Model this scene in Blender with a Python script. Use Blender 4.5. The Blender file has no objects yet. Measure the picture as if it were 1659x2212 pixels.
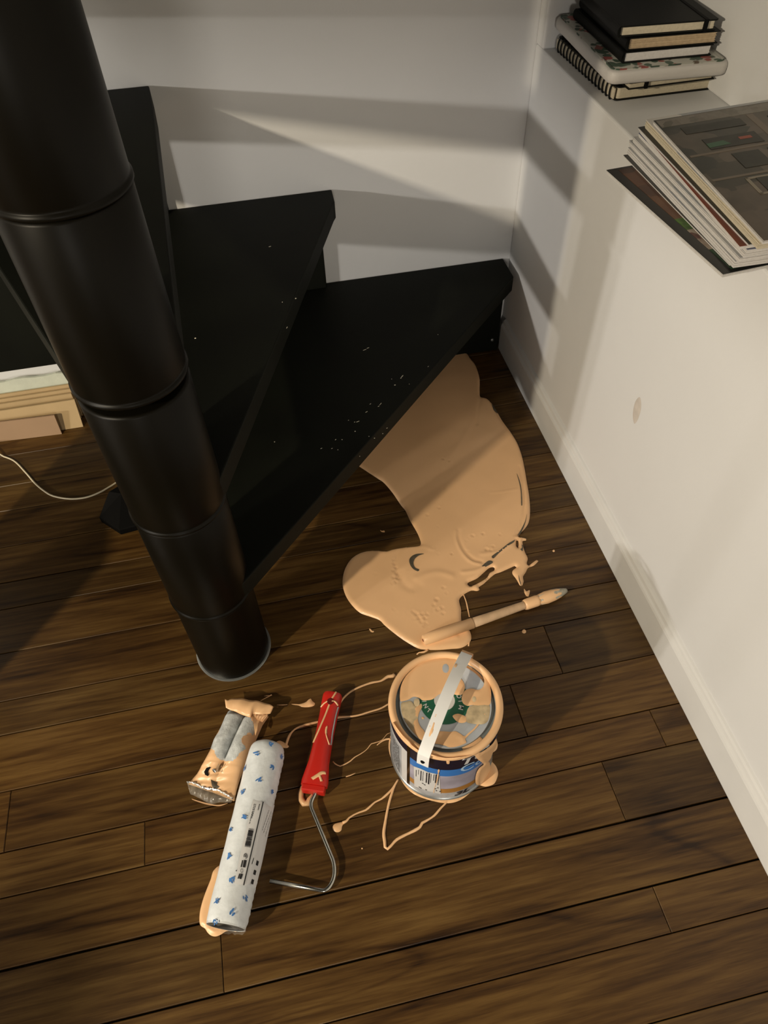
import bpy, math, random
import numpy as np
from mathutils import Vector, Matrix
from mathutils.geometry import delaunay_2d_cdt
S = bpy.context.scene
COL = bpy.context.collection
# ------------------------------------------------------------------ camera, world, lights
CAM = np.array([-0.5855, -1.4358, 1.15])
RW = np.array([[0.9777730977709287, -0.20841789478599276, -0.022841856501100433],
               [0.17479793619817904, 0.7501539694963724, 0.6377418784662751],
               [0.11578191040183851, 0.6275595614615481, -0.7699113884349874]])   # right, up, forward
FPX = 1537.6875
cd = bpy.data.cameras.new('camera'); cam = bpy.data.objects.new('camera', cd); COL.objects.link(cam)
cd.sensor_fit = 'HORIZONTAL'; cd.sensor_width = 36.0; cd.lens = FPX / 1659 * 36.0; cd.clip_start = 0.02
M = Matrix.Identity(4)
for i in range(3):
    M[i][0] = RW[0][i]; M[i][1] = RW[1][i]; M[i][2] = -RW[2][i]; M[i][3] = CAM[i]
cam.matrix_world = M
S.camera = cam
world = bpy.data.worlds.new('world'); S.world = world; world.use_nodes = True
bg = world.node_tree.nodes['Background']; bg.inputs[0].default_value = (1.0, 0.88, 0.74, 1); bg.inputs[1].default_value = 0.025

def lamp(name, loc, power, color, radius):
    l = bpy.data.lights.new(name, 'POINT'); l.energy = power; l.color = color; l.shadow_soft_size = radius
    o = bpy.data.objects.new(name, l); o.location = loc; COL.objects.link(o); return o
# warm reading lamp left of the photographer, and two bulbs of a low standing lamp far across the room
lamp('reading_lamp', (-2.30, -2.00, 1.49), 168, (1.0, 0.855, 0.63), 0.034)
lamp('standing_lamp', (-6.20, -3.60, 1.56), 415, (1.0, 0.93, 0.83), 0.075)
lamp('standing_lamp', (-6.34, -3.36, 1.56), 225, (1.0, 0.93, 0.83), 0.075)
# large soft fill light added well behind the camera to brighten the back wall
lamp('fill_light', (-1.20, -6.60, 1.20), 190, (1.0, 0.92, 0.80), 0.35)
S.view_settings.view_transform = 'Standard'; S.view_settings.look = 'None'
S.view_settings.exposure = -0.16; S.view_settings.gamma = 1.0; S.view_settings.use_curve_mapping = False

# ------------------------------------------------------------------ surveying helpers (where a sight line meets a real surface)
def sight(px):
    a = (px[0] - 829.5) / FPX; b = -(px[1] - 1106) / FPX
    return a * RW[0] + b * RW[1] + RW[2]
def at(x, y, z=0.0):
    d = sight((x, y)); t = (z - CAM[2]) / d[2]; p = CAM + d * t; return (float(p[0]), float(p[1]))
def on_cyl(px, c0, ax, r):
    """first hit of the sight line with a cylinder: returns (angle, distance along axis)"""
    d = sight(px); ax = np.array(ax, float); e1, e2 = frame(ax)
    o = CAM - np.array(c0, float)
    dx, dy = d @ e1, d @ e2; ox, oy = o @ e1, o @ e2
    A = dx*dx+dy*dy; B = 2*(dx*ox+dy*oy); C_ = ox*ox+oy*oy-r*r
    D = max(B*B-4*A*C_, 0.0); t = (-B-math.sqrt(D))/(2*A)
    p = o + d*t
    return math.atan2(p @ e2, p @ e1), float(p @ ax)
def frame(ax):
    ax = np.array(ax, float); ax = ax/np.linalg.norm(ax)
    up = np.array([0, 0, 1.0]) if abs(ax[2]) < .9 else np.array([0, 1.0, 0])
    e1 = np.cross(up, ax); e1 /= np.linalg.norm(e1); e2 = np.cross(ax, e1)
    return e1, e2

# ------------------------------------------------------------------ object helpers
def tag(o, label=None, cat=None, group=None, kind=None):
    if label: o['label'] = label
    if cat: o['category'] = cat
    if group: o['group'] = group
    if kind: o['kind'] = kind
    return o
def empty(name, loc=(0, 0, 0)):
    o = bpy.data.objects.new(name, None); o.empty_display_size = .02; COL.objects.link(o); o.location = loc; return o
def mesh(name, V, F, mat, parent=None, smooth=False, loc=None, mats=None, fm=None):
    m = bpy.data.meshes.new(name); V = [tuple(float(c) for c in v) for v in V]
    if loc is not None: V = [(v[0]-loc[0], v[1]-loc[1], v[2]-loc[2]) for v in V]
    m.from_pydata(V, [], [tuple(int(i) for i in f) for f in F]); m.update()
    for k in (mats or [mat]): m.materials.append(k)
    if fm is not None: m.polygons.foreach_set('material_index', fm)
    if smooth: m.polygons.foreach_set('use_smooth', [True]*len(m.polygons))
    o = bpy.data.objects.new(name, m); COL.objects.link(o)
    if loc is not None: o.location = loc
    if parent:
        o.parent = parent
        if loc is None: o.location = tuple(-Vector(parent_world(parent)))
        else: o.location = tuple(Vector(loc)-Vector(parent_world(parent)))
    return o
def parent_world(p):
    v = Vector(p.location); q = p.parent
    while q: v = v + q.location; q = q.parent
    return v
class MB:
    def __init__(s): s.V = []; s.F = []
    def add(s, V, F):
        b = len(s.V); s.V += [tuple(v) for v in V]; s.F += [tuple(b+i for i in f) for f in F]
    def box(s, x0, x1, y0, y1, z0, z1, T=None):
        V = [(x, y, z) for z in (z0, z1) for y in (y0, y1) for x in (x0, x1)]
        if T: V = [T(v) for v in V]
        s.add(V, [(0, 2, 3, 1), (4, 5, 7, 6), (0, 1, 5, 4), (1, 3, 7, 5), (3, 2, 6, 7), (2, 0, 4, 6)])
    def prism(s, poly, z0, z1, T=None):
        n = len(poly); V = [(p[0], p[1], z0) for p in poly]+[(p[0], p[1], z1) for p in poly]
        if T: V = [T(v) for v in V]
        s.add(V, [tuple(range(n))[::-1], tuple(range(n, 2*n))]+[(i, (i+1) % n, n+(i+1) % n, n+i) for i in range(n)])
    def tube(s, P, r, n=10, flat=1.0, cap=True):
        P = [np.array(p, float) for p in P]; m = len(P); rs = r if hasattr(r, '__len__') else [r]*m
        V = []; prev = None
        for i in range(m):
            t = P[min(i+1, m-1)]-P[max(i-1, 0)]; t /= np.linalg.norm(t)+1e-12
            if prev is None: e1, e2 = frame(t)
            else:
                e1 = prev - t*(prev @ t); e1 /= np.linalg.norm(e1); e2 = np.cross(t, e1)
            prev = e1
            for k in range(n):
                a = 2*math.pi*k/n; V.append(P[i]+rs[i]*(math.cos(a)*e1+math.sin(a)*e2*flat))
        F = [(i*n+k, i*n+(k+1) % n, (i+1)*n+(k+1) % n, (i+1)*n+k) for i in range(m-1) for k in range(n)]
        if cap: F += [tuple(range(n))[::-1], tuple((m-1)*n+k for k in range(n))]
        s.add(V, F)
    def lathe(s, prof, c, ax=(0, 0, 1), n=48, cap=(False, False)):
        ax = np.array(ax, float); ax /= np.linalg.norm(ax); e1, e2 = frame(ax); c = np.array(c, float)
        V = [c+ax*h+r*(math.cos(2*math.pi*k/n)*e1+math.sin(2*math.pi*k/n)*e2) for (r, h) in prof for k in range(n)]
        m = len(prof)
        F = [(i*n+k, i*n+(k+1) % n, (i+1)*n+(k+1) % n, (i+1)*n+k) for i in range(m-1) for k in range(n)]
        if cap[0]: F.append(tuple(range(n))[::-1])
        if cap[1]: F.append(tuple((m-1)*n+k for k in range(n)))
        s.add(V, F)
    def build(s, name, mat, parent=None, smooth=False, **k): return mesh(name, s.V, s.F, mat, parent, smooth, **k)
def bevel(o, w, seg=2, angle=35):
    b = o.modifiers.new('bevel', 'BEVEL'); b.width = w; b.segments = seg; b.limit_method = 'ANGLE'; b.angle_limit = math.radians(angle)
    return o
def auto_smooth(o, deg=35):
    m = o.data; m.polygons.foreach_set('use_smooth', [True]*len(m.polygons))
    try: m.set_sharp_from_angle(angle=math.radians(deg))
    except Exception: pass
    return o
def smooth_curve(P, closed=True, step=.003):
    """Catmull-Rom through traced points, resampled"""
    P = [np.array(p, float) for p in P]; n = len(P); out = []
    rng = range(n) if closed else range(n-1)
    for i in rng:
        if closed: a, b, c, d = P[i-1], P[i], P[(i+1) % n], P[(i+2) % n]
        else: a, b, c, d = P[max(i-1, 0)], P[i], P[i+1], P[min(i+2, n-1)]
        k = max(1, int(np.linalg.norm(c-b)/step))
        for j in range(k):
            t = j/k
            out.append(.5*((2*b)+(-a+c)*t+(2*a-5*b+4*c-d)*t*t+(-a+3*b-3*c+d)*t**3))
    if not closed: out.append(P[-1])
    return np.array(out)
def inside(pts, poly):
    x, y = pts[:, 0], pts[:, 1]; r = np.zeros(len(pts), bool); n = len(poly); j = n-1
    for i in range(n):
        xi, yi = poly[i][0], poly[i][1]; xj, yj = poly[j][0], poly[j][1]
        c = ((yi > y) != (yj > y)) & (x < (xj-xi)*(y-yi)/((yj-yi)+1e-15)+xi); r ^= c; j = i
    return r
def dist(pts, poly, closed=True):
    A = np.array(poly); B = np.roll(A, -1, 0) if closed else A[1:]
    if not closed: A = A[:-1]
    out = np.full(len(pts), 1e9)
    for a, b in zip(A, B):
        e = b-a; L = e @ e+1e-18; t = np.clip(((pts-a) @ e)/L, 0, 1)
        q = pts-(a+t[:, None]*e); out = np.minimum(out, (q**2).sum(1))
    return np.sqrt(out)
def blob(name, poly, mat, parent=None, T=.003, w=.005, step=.004, cs=.003, holes=(), hfun=None, place=None, z0=.0002, curved=True):
    """a puddle/film of given thickness over a surface; place(u,v,h) maps to the world"""
    outer = smooth_curve(poly, True, cs) if curved else np.array(poly, float)
    hs = [smooth_curve(h, True, cs) for h in holes]
    lo, hi = outer.min(0), outer.max(0)
    gx = np.arange(lo[0]+step/2, hi[0], step); gy = np.arange(lo[1]+step/2, hi[1], step)
    G = np.array([(x+(step/2 if j % 2 else 0), y) for j, y in enumerate(gy) for x in gx]) if len(gx) and len(gy) else np.zeros((0, 2))
    if len(G):
        k = inside(G, outer)
        for h in hs: k &= ~inside(G, h)
        G = G[k]
    loops = [outer]+hs
    if len(G):
        dd = np.min([dist(G, l) for l in loops], axis=0); G = G[dd > step*.35]
    # extra ring close to the contour so that the edge rounds over
    pts = []; edges = []
    for l in loops:
        b = len(pts); pts += [tuple(p) for p in l]; n = len(l); edges += [(b+i, b+(i+1) % n) for i in range(n)]
    pts += [tuple(p) for p in G]
    r = delaunay_2d_cdt([Vector(p) for p in pts], edges, [], 0, 1e-6)
    V = np.array([(v.x, v.y) for v in r[0]]); F = [tuple(f) for f in r[2]]
    C = np.array([V[list(f)].mean(0) for f in F]); k = inside(C, outer)
    for h in hs: k &= ~inside(C, h)
    F = [f for f, q in zip(F, k) if q]
    d = np.min([dist(V, l) for l in loops], axis=0)
    H = T*np.sqrt(np.clip(1-(1-np.clip(d/w, 0, 1))**2, 0, 1))
    if hfun is not None: H = H+hfun(V, d)
    H[d < 1e-5] = 0
    pl = place or (lambda u, v, h: (u, v, h))
    W = [pl(V[i, 0], V[i, 1], z0+H[i]) for i in range(len(V))]
    used = sorted({i for f in F for i in f}); mp = {j: i for i, j in enumerate(used)}
    F = [tuple(mp[i] for i in f) for f in F]; W = [W[i] for i in used]
    return mesh(name, W, F, mat, parent, True)
def strand(name, px, w, mat, parent=None, z=0.0, h=None, closed=False):
    """a drizzled string of paint on the floor, w = width(s) in m"""
    P = smooth_curve([at(x, y, z) for x, y in px], closed, .004)
    n = len(P); ws = np.interp(np.linspace(0, 1, n), np.linspace(0, 1, len(w)), w) if hasattr(w, '__len__') else np.full(n, w)
    rnd = np.random.RandomState(len(px)*7+n); ws = ws*(1+.18*np.convolve(rnd.randn(n+4), np.ones(5)/5, 'valid'))
    V = []; F = []
    for i in range(n):
        t = P[min(i+1, n-1)]-P[max(i-1, 0)]; t /= np.linalg.norm(t)+1e-9; nn = np.array([-t[1], t[0]])
        hw = ws[i]/2; hh = (h or ws[i]*.55)
        for (a, b) in ((-1, 0), (-.8, .6), (-.35, .95), (.35, .95), (.8, .6), (1, 0)):
            q = P[i]+nn*a*hw; V.append((q[0], q[1], z+.0002+hh*b))
    F = [(i*6+k, (i+1)*6+k, (i+1)*6+k+1, i*6+k+1) for i in range(n-1) for k in range(5)]
    F += [(0, 1, 2, 3, 4, 5), tuple((n-1)*6+k for k in range(5, -1, -1))]
    F += [(i*6+5, (i+1)*6+5, (i+1)*6, i*6) for i in range(n-1)]
    return mesh(name, V, F, mat, parent, True)
def text_poly(s, size, bold=0.0, shear=0.0):
    """triangles of a string in its own plane"""
    cu = bpy.data.curves.new('t', 'FONT'); cu.body = s; cu.size = size; cu.offset = bold; cu.shear = shear; cu.resolution_u = 3
    o = bpy.data.objects.new('t', cu); COL.objects.link(o); dg = bpy.context.evaluated_depsgraph_get()
    m = o.evaluated_get(dg).to_mesh(); V = [tuple(v.co) for v in m.vertices]; F = [tuple(p.vertices) for p in m.polygons]
    o.evaluated_get(dg).to_mesh_clear(); bpy.data.objects.remove(o); bpy.data.curves.remove(cu)
    return V, F

# ------------------------------------------------------------------ materials
def nodes(name):
    m = bpy.data.materials.new(name); m.use_nodes = True; nt = m.node_tree; return m, nt, nt.nodes['Principled BSDF']
def N(nt, t, **k):
    n = nt.nodes.new(t)
    for a, v in k.items():
        if a == 'inp':
            for i, q in v.items(): n.inputs[i].default_value = q
        else: setattr(n, a, v)
    return n
def ramp(nt, fac, stops):
    r = nt.nodes.new('ShaderNodeValToRGB'); e = r.color_ramp.elements
    e[0].position, e[0].color = stops[0][0], (*stops[0][1], 1); e[1].position, e[1].color = stops[-1][0], (*stops[-1][1], 1)
    for p, c in stops[1:-1]:
        x = e.new(p); x.color = (*c, 1)
    nt.links.new(fac, r.inputs[0]); return r
def coords(nt, scale, rnd=True, space='Object'):
    tc = N(nt, 'ShaderNodeTexCoord'); mp = N(nt, 'ShaderNodeMapping'); mp.inputs['Scale'].default_value = scale
    nt.links.new(tc.outputs[space], mp.inputs[0])
    if rnd:
        oi = N(nt, 'ShaderNodeObjectInfo'); mu = N(nt, 'ShaderNodeVectorMath', operation='SCALE', inp={0: (37, 19, 7)})
        nt.links.new(oi.outputs['Random'], mu.inputs['Scale']); nt.links.new(mu.outputs[0], mp.inputs['Location'])
    return mp.outputs[0]
def plain(name, col, rough=.5, metal=0.0, spec=.5, coat=0.0, bump=0.0, bscale=200, var=0.0, vscale=20, sss=0.0, space='Object'):
    m, nt, b = nodes(name); b.inputs['Roughness'].default_value = rough; b.inputs['Metallic'].default_value = metal
    b.inputs['Specular IOR Level'].default_value = spec; b.inputs['Coat Weight'].default_value = coat
    co = coords(nt, (1, 1, 1), False, space)
    if sss: b.inputs['Subsurface Weight'].default_value = sss; b.inputs['Subsurface Scale'].default_value = .004
    nz = N(nt, 'ShaderNodeTexNoise', inp={'Scale': vscale, 'Detail': 4}); nt.links.new(co, nz.inputs['Vector'])
    lo = tuple(c*(1-var) for c in col); hi = tuple(min(1, c*(1+var)) for c in col)
    r = ramp(nt, nz.outputs[0], [(.3, lo), (.7, hi)]); nt.links.new(r.outputs[0], b.inputs['Base Color'])
    if bump:
        n2 = N(nt, 'ShaderNodeTexNoise', inp={'Scale': bscale, 'Detail': 3}); nt.links.new(co, n2.inputs['Vector'])
        bp = N(nt, 'ShaderNodeBump', inp={'Strength': bump, 'Distance': .001}); nt.links.new(n2.outputs[0], bp.inputs['Height']); nt.links.new(bp.outputs[0], b.inputs['Normal'])
    return m
def wood_floor():
    m, nt, b = nodes('floor_wood'); L = nt.links.new
    co = coords(nt, (1, 1, 1))
    # long slow figure that opens into cathedrals
    w = N(nt, 'ShaderNodeMapping'); w.inputs['Scale'].default_value = (.7, 6.0, 1); L(co, w.inputs[0])
    wn = N(nt, 'ShaderNodeTexNoise', inp={'Scale': 1.0, 'Detail': 1.5, 'Distortion': .35}); L(w.outputs[0], wn.inputs['Vector'])
    rg = N(nt, 'ShaderNodeMath', operation='MULTIPLY', inp={1: 6.5}); L(wn.outputs[0], rg.inputs[0])
    fr = N(nt, 'ShaderNodeMath', operation='FRACT'); L(rg.outputs[0], fr.inputs[0])
    cat = ramp(nt, fr.outputs[0], [(0, (.05, .05, .05)), (.07, (.60, .60, .60)), (.55, (1, 1, 1)), (.9, (.75, .75, .75)), (1.0, (.05, .05, .05))])
    # grain lines follow the figure a little
    dv = N(nt, 'ShaderNodeVectorMath', operation='MULTIPLY_ADD', inp={1: (.0, .05, .0)}); L(wn.outputs['Color'], dv.inputs[0]); L(co, dv.inputs[2])
    g = N(nt, 'ShaderNodeMapping'); g.inputs['Scale'].default_value = (6.5, 120, 1); L(dv.outputs[0], g.inputs[0])
    gn = N(nt, 'ShaderNodeTexNoise', inp={'Scale': 1.0, 'Detail': 4, 'Roughness': .55, 'Distortion': .12}); L(g.outputs[0], gn.inputs['Vector'])
    g2 = N(nt, 'ShaderNodeMapping'); g2.inputs['Scale'].default_value = (2.5, 38, 1); L(dv.outputs[0], g2.inputs[0])
    gn2 = N(nt, 'ShaderNodeTexNoise', inp={'Scale': 1.0, 'Detail': 3, 'Roughness': .5}); L(g2.outputs[0], gn2.inputs['Vector'])
    p = N(nt, 'ShaderNodeMapping'); p.inputs['Scale'].default_value = (35, 800, 1); L(co, p.inputs[0])
    pn = N(nt, 'ShaderNodeTexNoise', inp={'Scale': 1.0, 'Detail': 2}); L(p.outputs[0], pn.inputs['Vector'])
    big = N(nt, 'ShaderNodeTexNoise', inp={'Scale': 3.0, 'Detail': 2}); L(co, big.inputs['Vector'])
    def mad(x, k, add=None):
        q = N(nt, 'ShaderNodeMath', operation='MULTIPLY_ADD', inp={1: k, 2: 0.0}); L(x, q.inputs[0])
        if add is not None: L(add, q.inputs[2])
        return q.outputs[0]
    v = mad(gn.outputs[0], .46); v = mad(gn2.outputs[0], .16, v); v = mad(cat.outputs[0], .11, v); v = mad(pn.outputs[0], .12, v); m3v = v; v = mad(big.outputs[0], .15, v)
    cr = ramp(nt, v, [(.37, (.018, .0068, .0013)), (.455, (.055, .0250, .0056)), (.54, (.092, .0460, .0112)), (.65, (.150, .0830, .0225))])
    oi = N(nt, 'ShaderNodeObjectInfo'); mul = N(nt, 'ShaderNodeMixRGB', blend_type='MULTIPLY', inp={0: 1.0})
    L(cr.outputs[0], mul.inputs[1]); L(oi.outputs['Color'], mul.inputs[2]); L(mul.outputs[0], b.inputs['Base Color'])
    b.inputs['Roughness'].default_value = .40; b.inputs['Specular IOR Level'].default_value = .35
    bp = N(nt, 'ShaderNodeBump', inp={'Strength': .2, 'Distance': .0005}); L(m3v, bp.inputs['Height']); L(bp.outputs[0], b.inputs['Normal'])
    return m
WOOD = wood_floor()
WALL = plain('wall_paint', (.715, .72, .725), .75, bump=.12, bscale=260, var=.012, vscale=6, spec=.25)
TRIM = plain('trim_paint', (.715, .715, .71), .55, var=.03, vscale=14, bump=.1, bscale=90)
TREADM = plain('tread_paint', (.0048, .0056, .0034), .62, spec=.14, var=.25, vscale=8, bump=.15, bscale=300)
POLE = plain('column_metal', (.0032, .0026, .0012), .40, spec=.13, var=.1, vscale=5)
BLACK = plain('black_plastic', (.003, .003, .003), .7, spec=.1)
PAINT = plain('wet_paint', (.90, .56, .30), .33, spec=.45, var=.02, vscale=12, sss=.0)
PAINT2 = plain('thin_paint', (.62, .50, .32), .35, var=.28, vscale=70)
PAINTD = plain('dried_paint', (.72, .43, .23), .5, var=.05, vscale=40)
GREYFILM = plain('grey_smear', (.10, .085, .06), .35, var=.3, vscale=120)
RED = plain('red_plastic', (.62, .022, .014), .36, spec=.5, var=.04, vscale=15)
REDD = plain('dark_red_plastic', (.12, .004, .003), .5)
STEEL = plain('steel_rod', (.55, .56, .53), .22, metal=1.0)
TIN = plain('tin_metal', (.36, .38, .38), .32, metal=.75, var=.08, vscale=30)
TIND = plain('groove_metal', (.25, .29, .31), .4, metal=.1, var=.3, vscale=25)
LIDG = plain('lid_grey', (.56, .61, .68), .42, metal=.2, var=.05, vscale=60, bump=.1, bscale=900)
LIDGREEN = plain('lid_green', (.012, .115, .062), .45)
WHITEP = plain('white_plastic', (.88, .89, .90), .35, spec=.5, var=.03, vscale=30)
NAVY = plain('label_navy', (.007, .007, .022), .32)
BLUE = plain('label_blue', (.035, .19, .58), .32)
LWHITE = plain('label_white', (.66, .66, .66), .35, var=.05)
LGREY = plain('label_grey', (.38, .40, .43), .35, var=.25, vscale=45)
LLIL = plain('label_lilac', (.36, .34, .42), .33, var=.25, vscale=22)
OCHRE = plain('label_ochre', (.42, .20, .045), .35, var=.1)
INK = plain('black_ink', (.012, .012, .016), .5)
INKG = plain('grey_ink', (.20, .20, .21), .5)
INKB = plain('blue_ink', (.06, .20, .52), .5, var=.3, vscale=150)
FOAM = plain('grey_foam', (.58, .61, .62), .85, var=.25, vscale=90, bump=.6, bscale=400)
FLEECE = plain('wrapped_fleece', (.80, .85, .89), .38, var=.06, vscale=70, bump=.9, bscale=75, spec=.6)
HANDLEW = plain('pale_wood', (.56, .38, .23), .6, var=.12, vscale=60, bump=.2, bscale=300)
BRISTLE = plain('pale_bristle', (.42, .40, .33), .7, var=.2, vscale=200, bump=.5, bscale=800)
PAGE = plain('page_cream', (.56, .50, .38), .8, var=.08, vscale=300)
PAGET = plain('page_tan', (.46, .35, .22), .8, var=.12, vscale=200)
PAGEG = plain('page_white', (.60, .58, .56), .8, var=.06, vscale=300)
COVERB = plain('black_cover', (.0045, .005, .004), .6, spec=.2, bump=.2, bscale=500)
CARD = plain('cardboard', (.50, .36, .19), .8, var=.06, vscale=12, bump=.1, bscale=200)
CARDP = plain('brown_cardboard', (.36, .235, .14), .8, var=.05, vscale=12)
STYRO = plain('white_foam_sheet', (.60, .64, .54), .75, var=.05, vscale=40, bump=.3, bscale=300)
CORDM = plain('cord_cream', (.70, .62, .45), .4)
SPECK = plain('speck', (.85, .78, .62), .6)
def film_mat():
    m, nt, b = nodes('clear_film'); b.inputs['Base Color'].default_value = (.55, .50, .42, 1); b.inputs['Roughness'].default_value = .12
    b.inputs['Alpha'].default_value = .17; b.inputs['Specular IOR Level'].default_value = .9
    co = coords(nt, (1, 1, 1), False); n2 = N(nt, 'ShaderNodeTexNoise', inp={'Scale': 90, 'Detail': 3}); nt.links.new(co, n2.inputs['Vector'])
    bp = N(nt, 'ShaderNodeBump', inp={'Strength': .7, 'Distance': .003}); nt.links.new(n2.outputs[0], bp.inputs['Height']); nt.links.new(bp.outputs[0], b.inputs['Normal'])
    return m
FILM = film_mat()

# ------------------------------------------------------------------ setting: floor of planks
rnd = random.Random(5)
floor = tag(MB().build('floor', WOOD), kind='structure') if False else None
sub = MB(); sub.box(-7.5, .02, -5.5, .02, -.05, -.013)
SUBM = plain('subfloor', (.006, .004, .002), .9)
floor = tag(sub.build('floor', SUBM), kind='structure')
rows = [0, -.043, -.14, -.2375, -.312, -.4125, -.5049, -.5695, -.6685, -.7665, -.8302, -.9292, -1.0238, -1.089, -1.1825, -1.2744, -1.3365,
        -1.4259, -1.515, -1.577, -1.667, -1.757, -1.819, -1.909, -2.0, -2.062, -2.152, -2.242, -2.304]
# rows whose rear joint in the photo is wide and black
WIDEGAP = {13: .0012, 15: .0032 - .0008, 14: .0030, 9: .0014, 6: .0016, 10: .0014, 12: .0014}
joints = {10: [-.183, -1.33], 11: [-.281, -1.116], 12: [-.066, -.905, -1.7], 13: [-.179, -1.114], 14: [-.799, -1.62], 15: [-.180, -1.004], 17: [-.548, -1.5],
          9: [-1.40], 8: [-1.30], 7: [-1.25], 6: [-1.45], 16: [-1.22], 5: [-1.30], 4: [-.62, -1.5], 3: [-1.3], 2: [-.7, -1.6]}
tints = {(10, 0): .86, (10, 1): 1.02, (11, 0): 1.05, (11, 1): .80, (11, 2): .95, (12, 0): .95, (12, 1): 1.0, (12, 2): 1.12, (12, 3): 1.0, (13, 0): .80, (13, 1): 1.02, (14, 0): 1.02,
         (14, 1): .92, (15, 0): 1.0, (15, 1): .98, (15, 2): .55, (16, 0): .88, (17, 0): .92, (17, 1): 1.02, (9, 0): .95, (8, 0): .86, (7, 0): 1.05, (6, 0): .78, (5, 0): .95, (4, 0): .88}
for r in range(len(rows)-1):
    y1, y0 = rows[r], rows[r+1]; g = WIDEGAP.get(r, .0009)
    js = joints.get(r) or ([-rnd.uniform(.3, 1.0), -rnd.uniform(1.3, 1.9)] if r > 17 else [-1.35])
    xs = [-.002]+js+[-2.45]
    for k in range(len(xs)-1):
        x1, x0 = xs[k]-.0004, xs[k+1]+.0004; a0, a1 = y0+.0004, y1-g
        e = .0009; zt = rnd.uniform(-.0003, 0); zb = -.0125
        V = [(x0, a0, zb), (x1, a0, zb), (x1, a1, zb), (x0, a1, zb), (x0, a0, zt-e), (x1, a0, zt-e), (x1, a1, zt-e), (x0, a1, zt-e),
             (x0+e, a0+e, zt), (x1-e, a0+e, zt), (x1-e, a1-e, zt), (x0+e, a1-e, zt)]
        F = [(3, 2, 1, 0), (0, 1, 5, 4), (1, 2, 6, 5), (2, 3, 7, 6), (3, 0, 4, 7), (4, 5, 9, 8), (5, 6, 10, 9), (6, 7, 11, 10), (7, 4, 8, 11), (8, 9, 10, 11)]
        o = mesh('plank', V, F, WOOD, floor, loc=((x0+x1)/2, (a0+a1)/2, 0))
        t = tints.get((r, k), rnd.uniform(.82, 1.08)); h = rnd.uniform(-.04, .04)
        o.color = (t*(1+h), t, t*(1-h*1.5), 1)
# plain boarded floor of the rest of the room, out of the picture
far = MB(); far.box(-7.4, -2.46, -5.4, -.002, -.0125, -.0002); far.box(-2.455, -.002, -5.4, -2.306, -.0125, -.0002)
far.build('floor_border', plain('far_floor', (.10, .055, .022), .5, var=.3, vscale=6), floor)

# ------------------------------------------------------------------ walls
ZL = .677                                   # height of the ledge
w = MB(); w.box(-7.5, .35, 0, .12, -.013, 2.6); tag(w.build('wall_back', WALL), kind='structure')
w = MB(); w.box(-3.80, -3.70, -5.5, -.0005, 1.209, 2.6); tag(w.build('wall_cutoff', WALL), kind='structure')   # unseen header added to cut the standing lamp's light above the ledge
w = MB()
w.box(0, .35, -5.5, -.0005, -.013, ZL)             # low wall carrying the ledge
w.box(.195, .35, -5.5, -.0005, ZL, 2.6)         # wall behind the ledge
w.box(0, .1945, -.036, -.0005, ZL, 2.6)             # pier in the corner
w.box(0, .1945, -5.5, -.0365, 1.06, 2.6)             # unseen wall above the niche, added to shade its back
wr = tag(w.build('wall_right', WALL), kind='structure')
bevel(wr, .004, 3, 60)
# marks on the wall
def wall_mark(name, pts, mat, h=.0004):
    return blob(name, pts, mat, wr, T=h, w=.003, step=.004, place=lambda u, v, hh: (-hh, u, v), z0=.0002)
SMUDGE = plain('wall_smudge', (.60, .55, .50), .7, var=.06, vscale=80)
wall_mark('smudge', [(-.640, .352), (-.632, .335), (-.636, .312), (-.648, .300), (-.654, .315), (-.652, .340)], SMUDGE)
prof = [(0, 0), (-.011, 0), (-.012, .004), (-.012, .070), (-.0105, .074), (-.0075, .0765), (-.006, .083), (-.0035, .086), (0, .088)]
bb = MB(); V = [(x, y, z) for y in (-.03, -5.4) for (x, z) in prof]; n = len(prof)
bb.add(V, [(i, i+1, n+i+1, n+i) for i in range(n-1)]+[tuple(range(n))[::-1], tuple(range(n, 2*n))])
o = bb.build('baseboard_right', TRIM); tag(o, kind='structure')
bb = MB(); V = [(x, y, z) for x in (-7.4, -.4635) for (y, z) in prof]
bb.add(V, [(i, n+i, n+i+1, i+1) for i in range(n-1)]+[tuple(range(n)), tuple(range(n, 2*n))[::-1]])
o = bb.build('baseboard_back', TRIM); tag(o, kind='structure')

# ------------------------------------------------------------------ spiral staircase
CX, CY, CR = -.746, -.750, .0644
stair = tag(empty('spiral_staircase', (CX, CY, 0)), 'black painted spiral staircase, wedge treads fanning from a dark ringed steel column', 'staircase')
def tang(phi, side):
    a = math.radians(phi); return (CX+side*(CR-.001)*math.sin(a), CY-side*(CR-.001)*math.cos(a))
ZT = [.2385, .4505, .674]+[.674+.212*k for k in range(1, 8)]
TH = .037
c = MB(); c.lathe([(CR-.001, .0), (CR-.001, .1965), (CR-.003, .1985), (CR-.004, .2)], (CX, CY, .0005), n=72, cap=(True, True)); auto_smooth(c.build('column_foot', POLE, stair))
c = MB(); c.lathe([(CR+.003, 0), (CR+.003, .0012), (CR+.0005, .0022)], (CX, CY, .0003), n=64, cap=(True, True)); auto_smooth(c.build('floor_ring', TIN, stair), 40)
for k, zt in enumerate(ZT):
    zb = zt-TH; ztop = zt-TH+.2118
    prof_ = [(CR-.004, zb-.0006), (CR+.0012, zb), (CR+.0020, zb+.0012), (CR+.0020, zb+.0042), (CR+.0004, zb+.0056), (CR-.0004, zb+.0075), (CR, zb+.009), (CR, ztop-.0045), (CR-.0018, ztop-.0018), (CR-.004, ztop-.0008)]
    h = MB(); h.lathe(prof_, (CX, CY, 0), n=72, cap=(True, True)); auto_smooth(h.build('hub', POLE, stair), 50)
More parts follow.
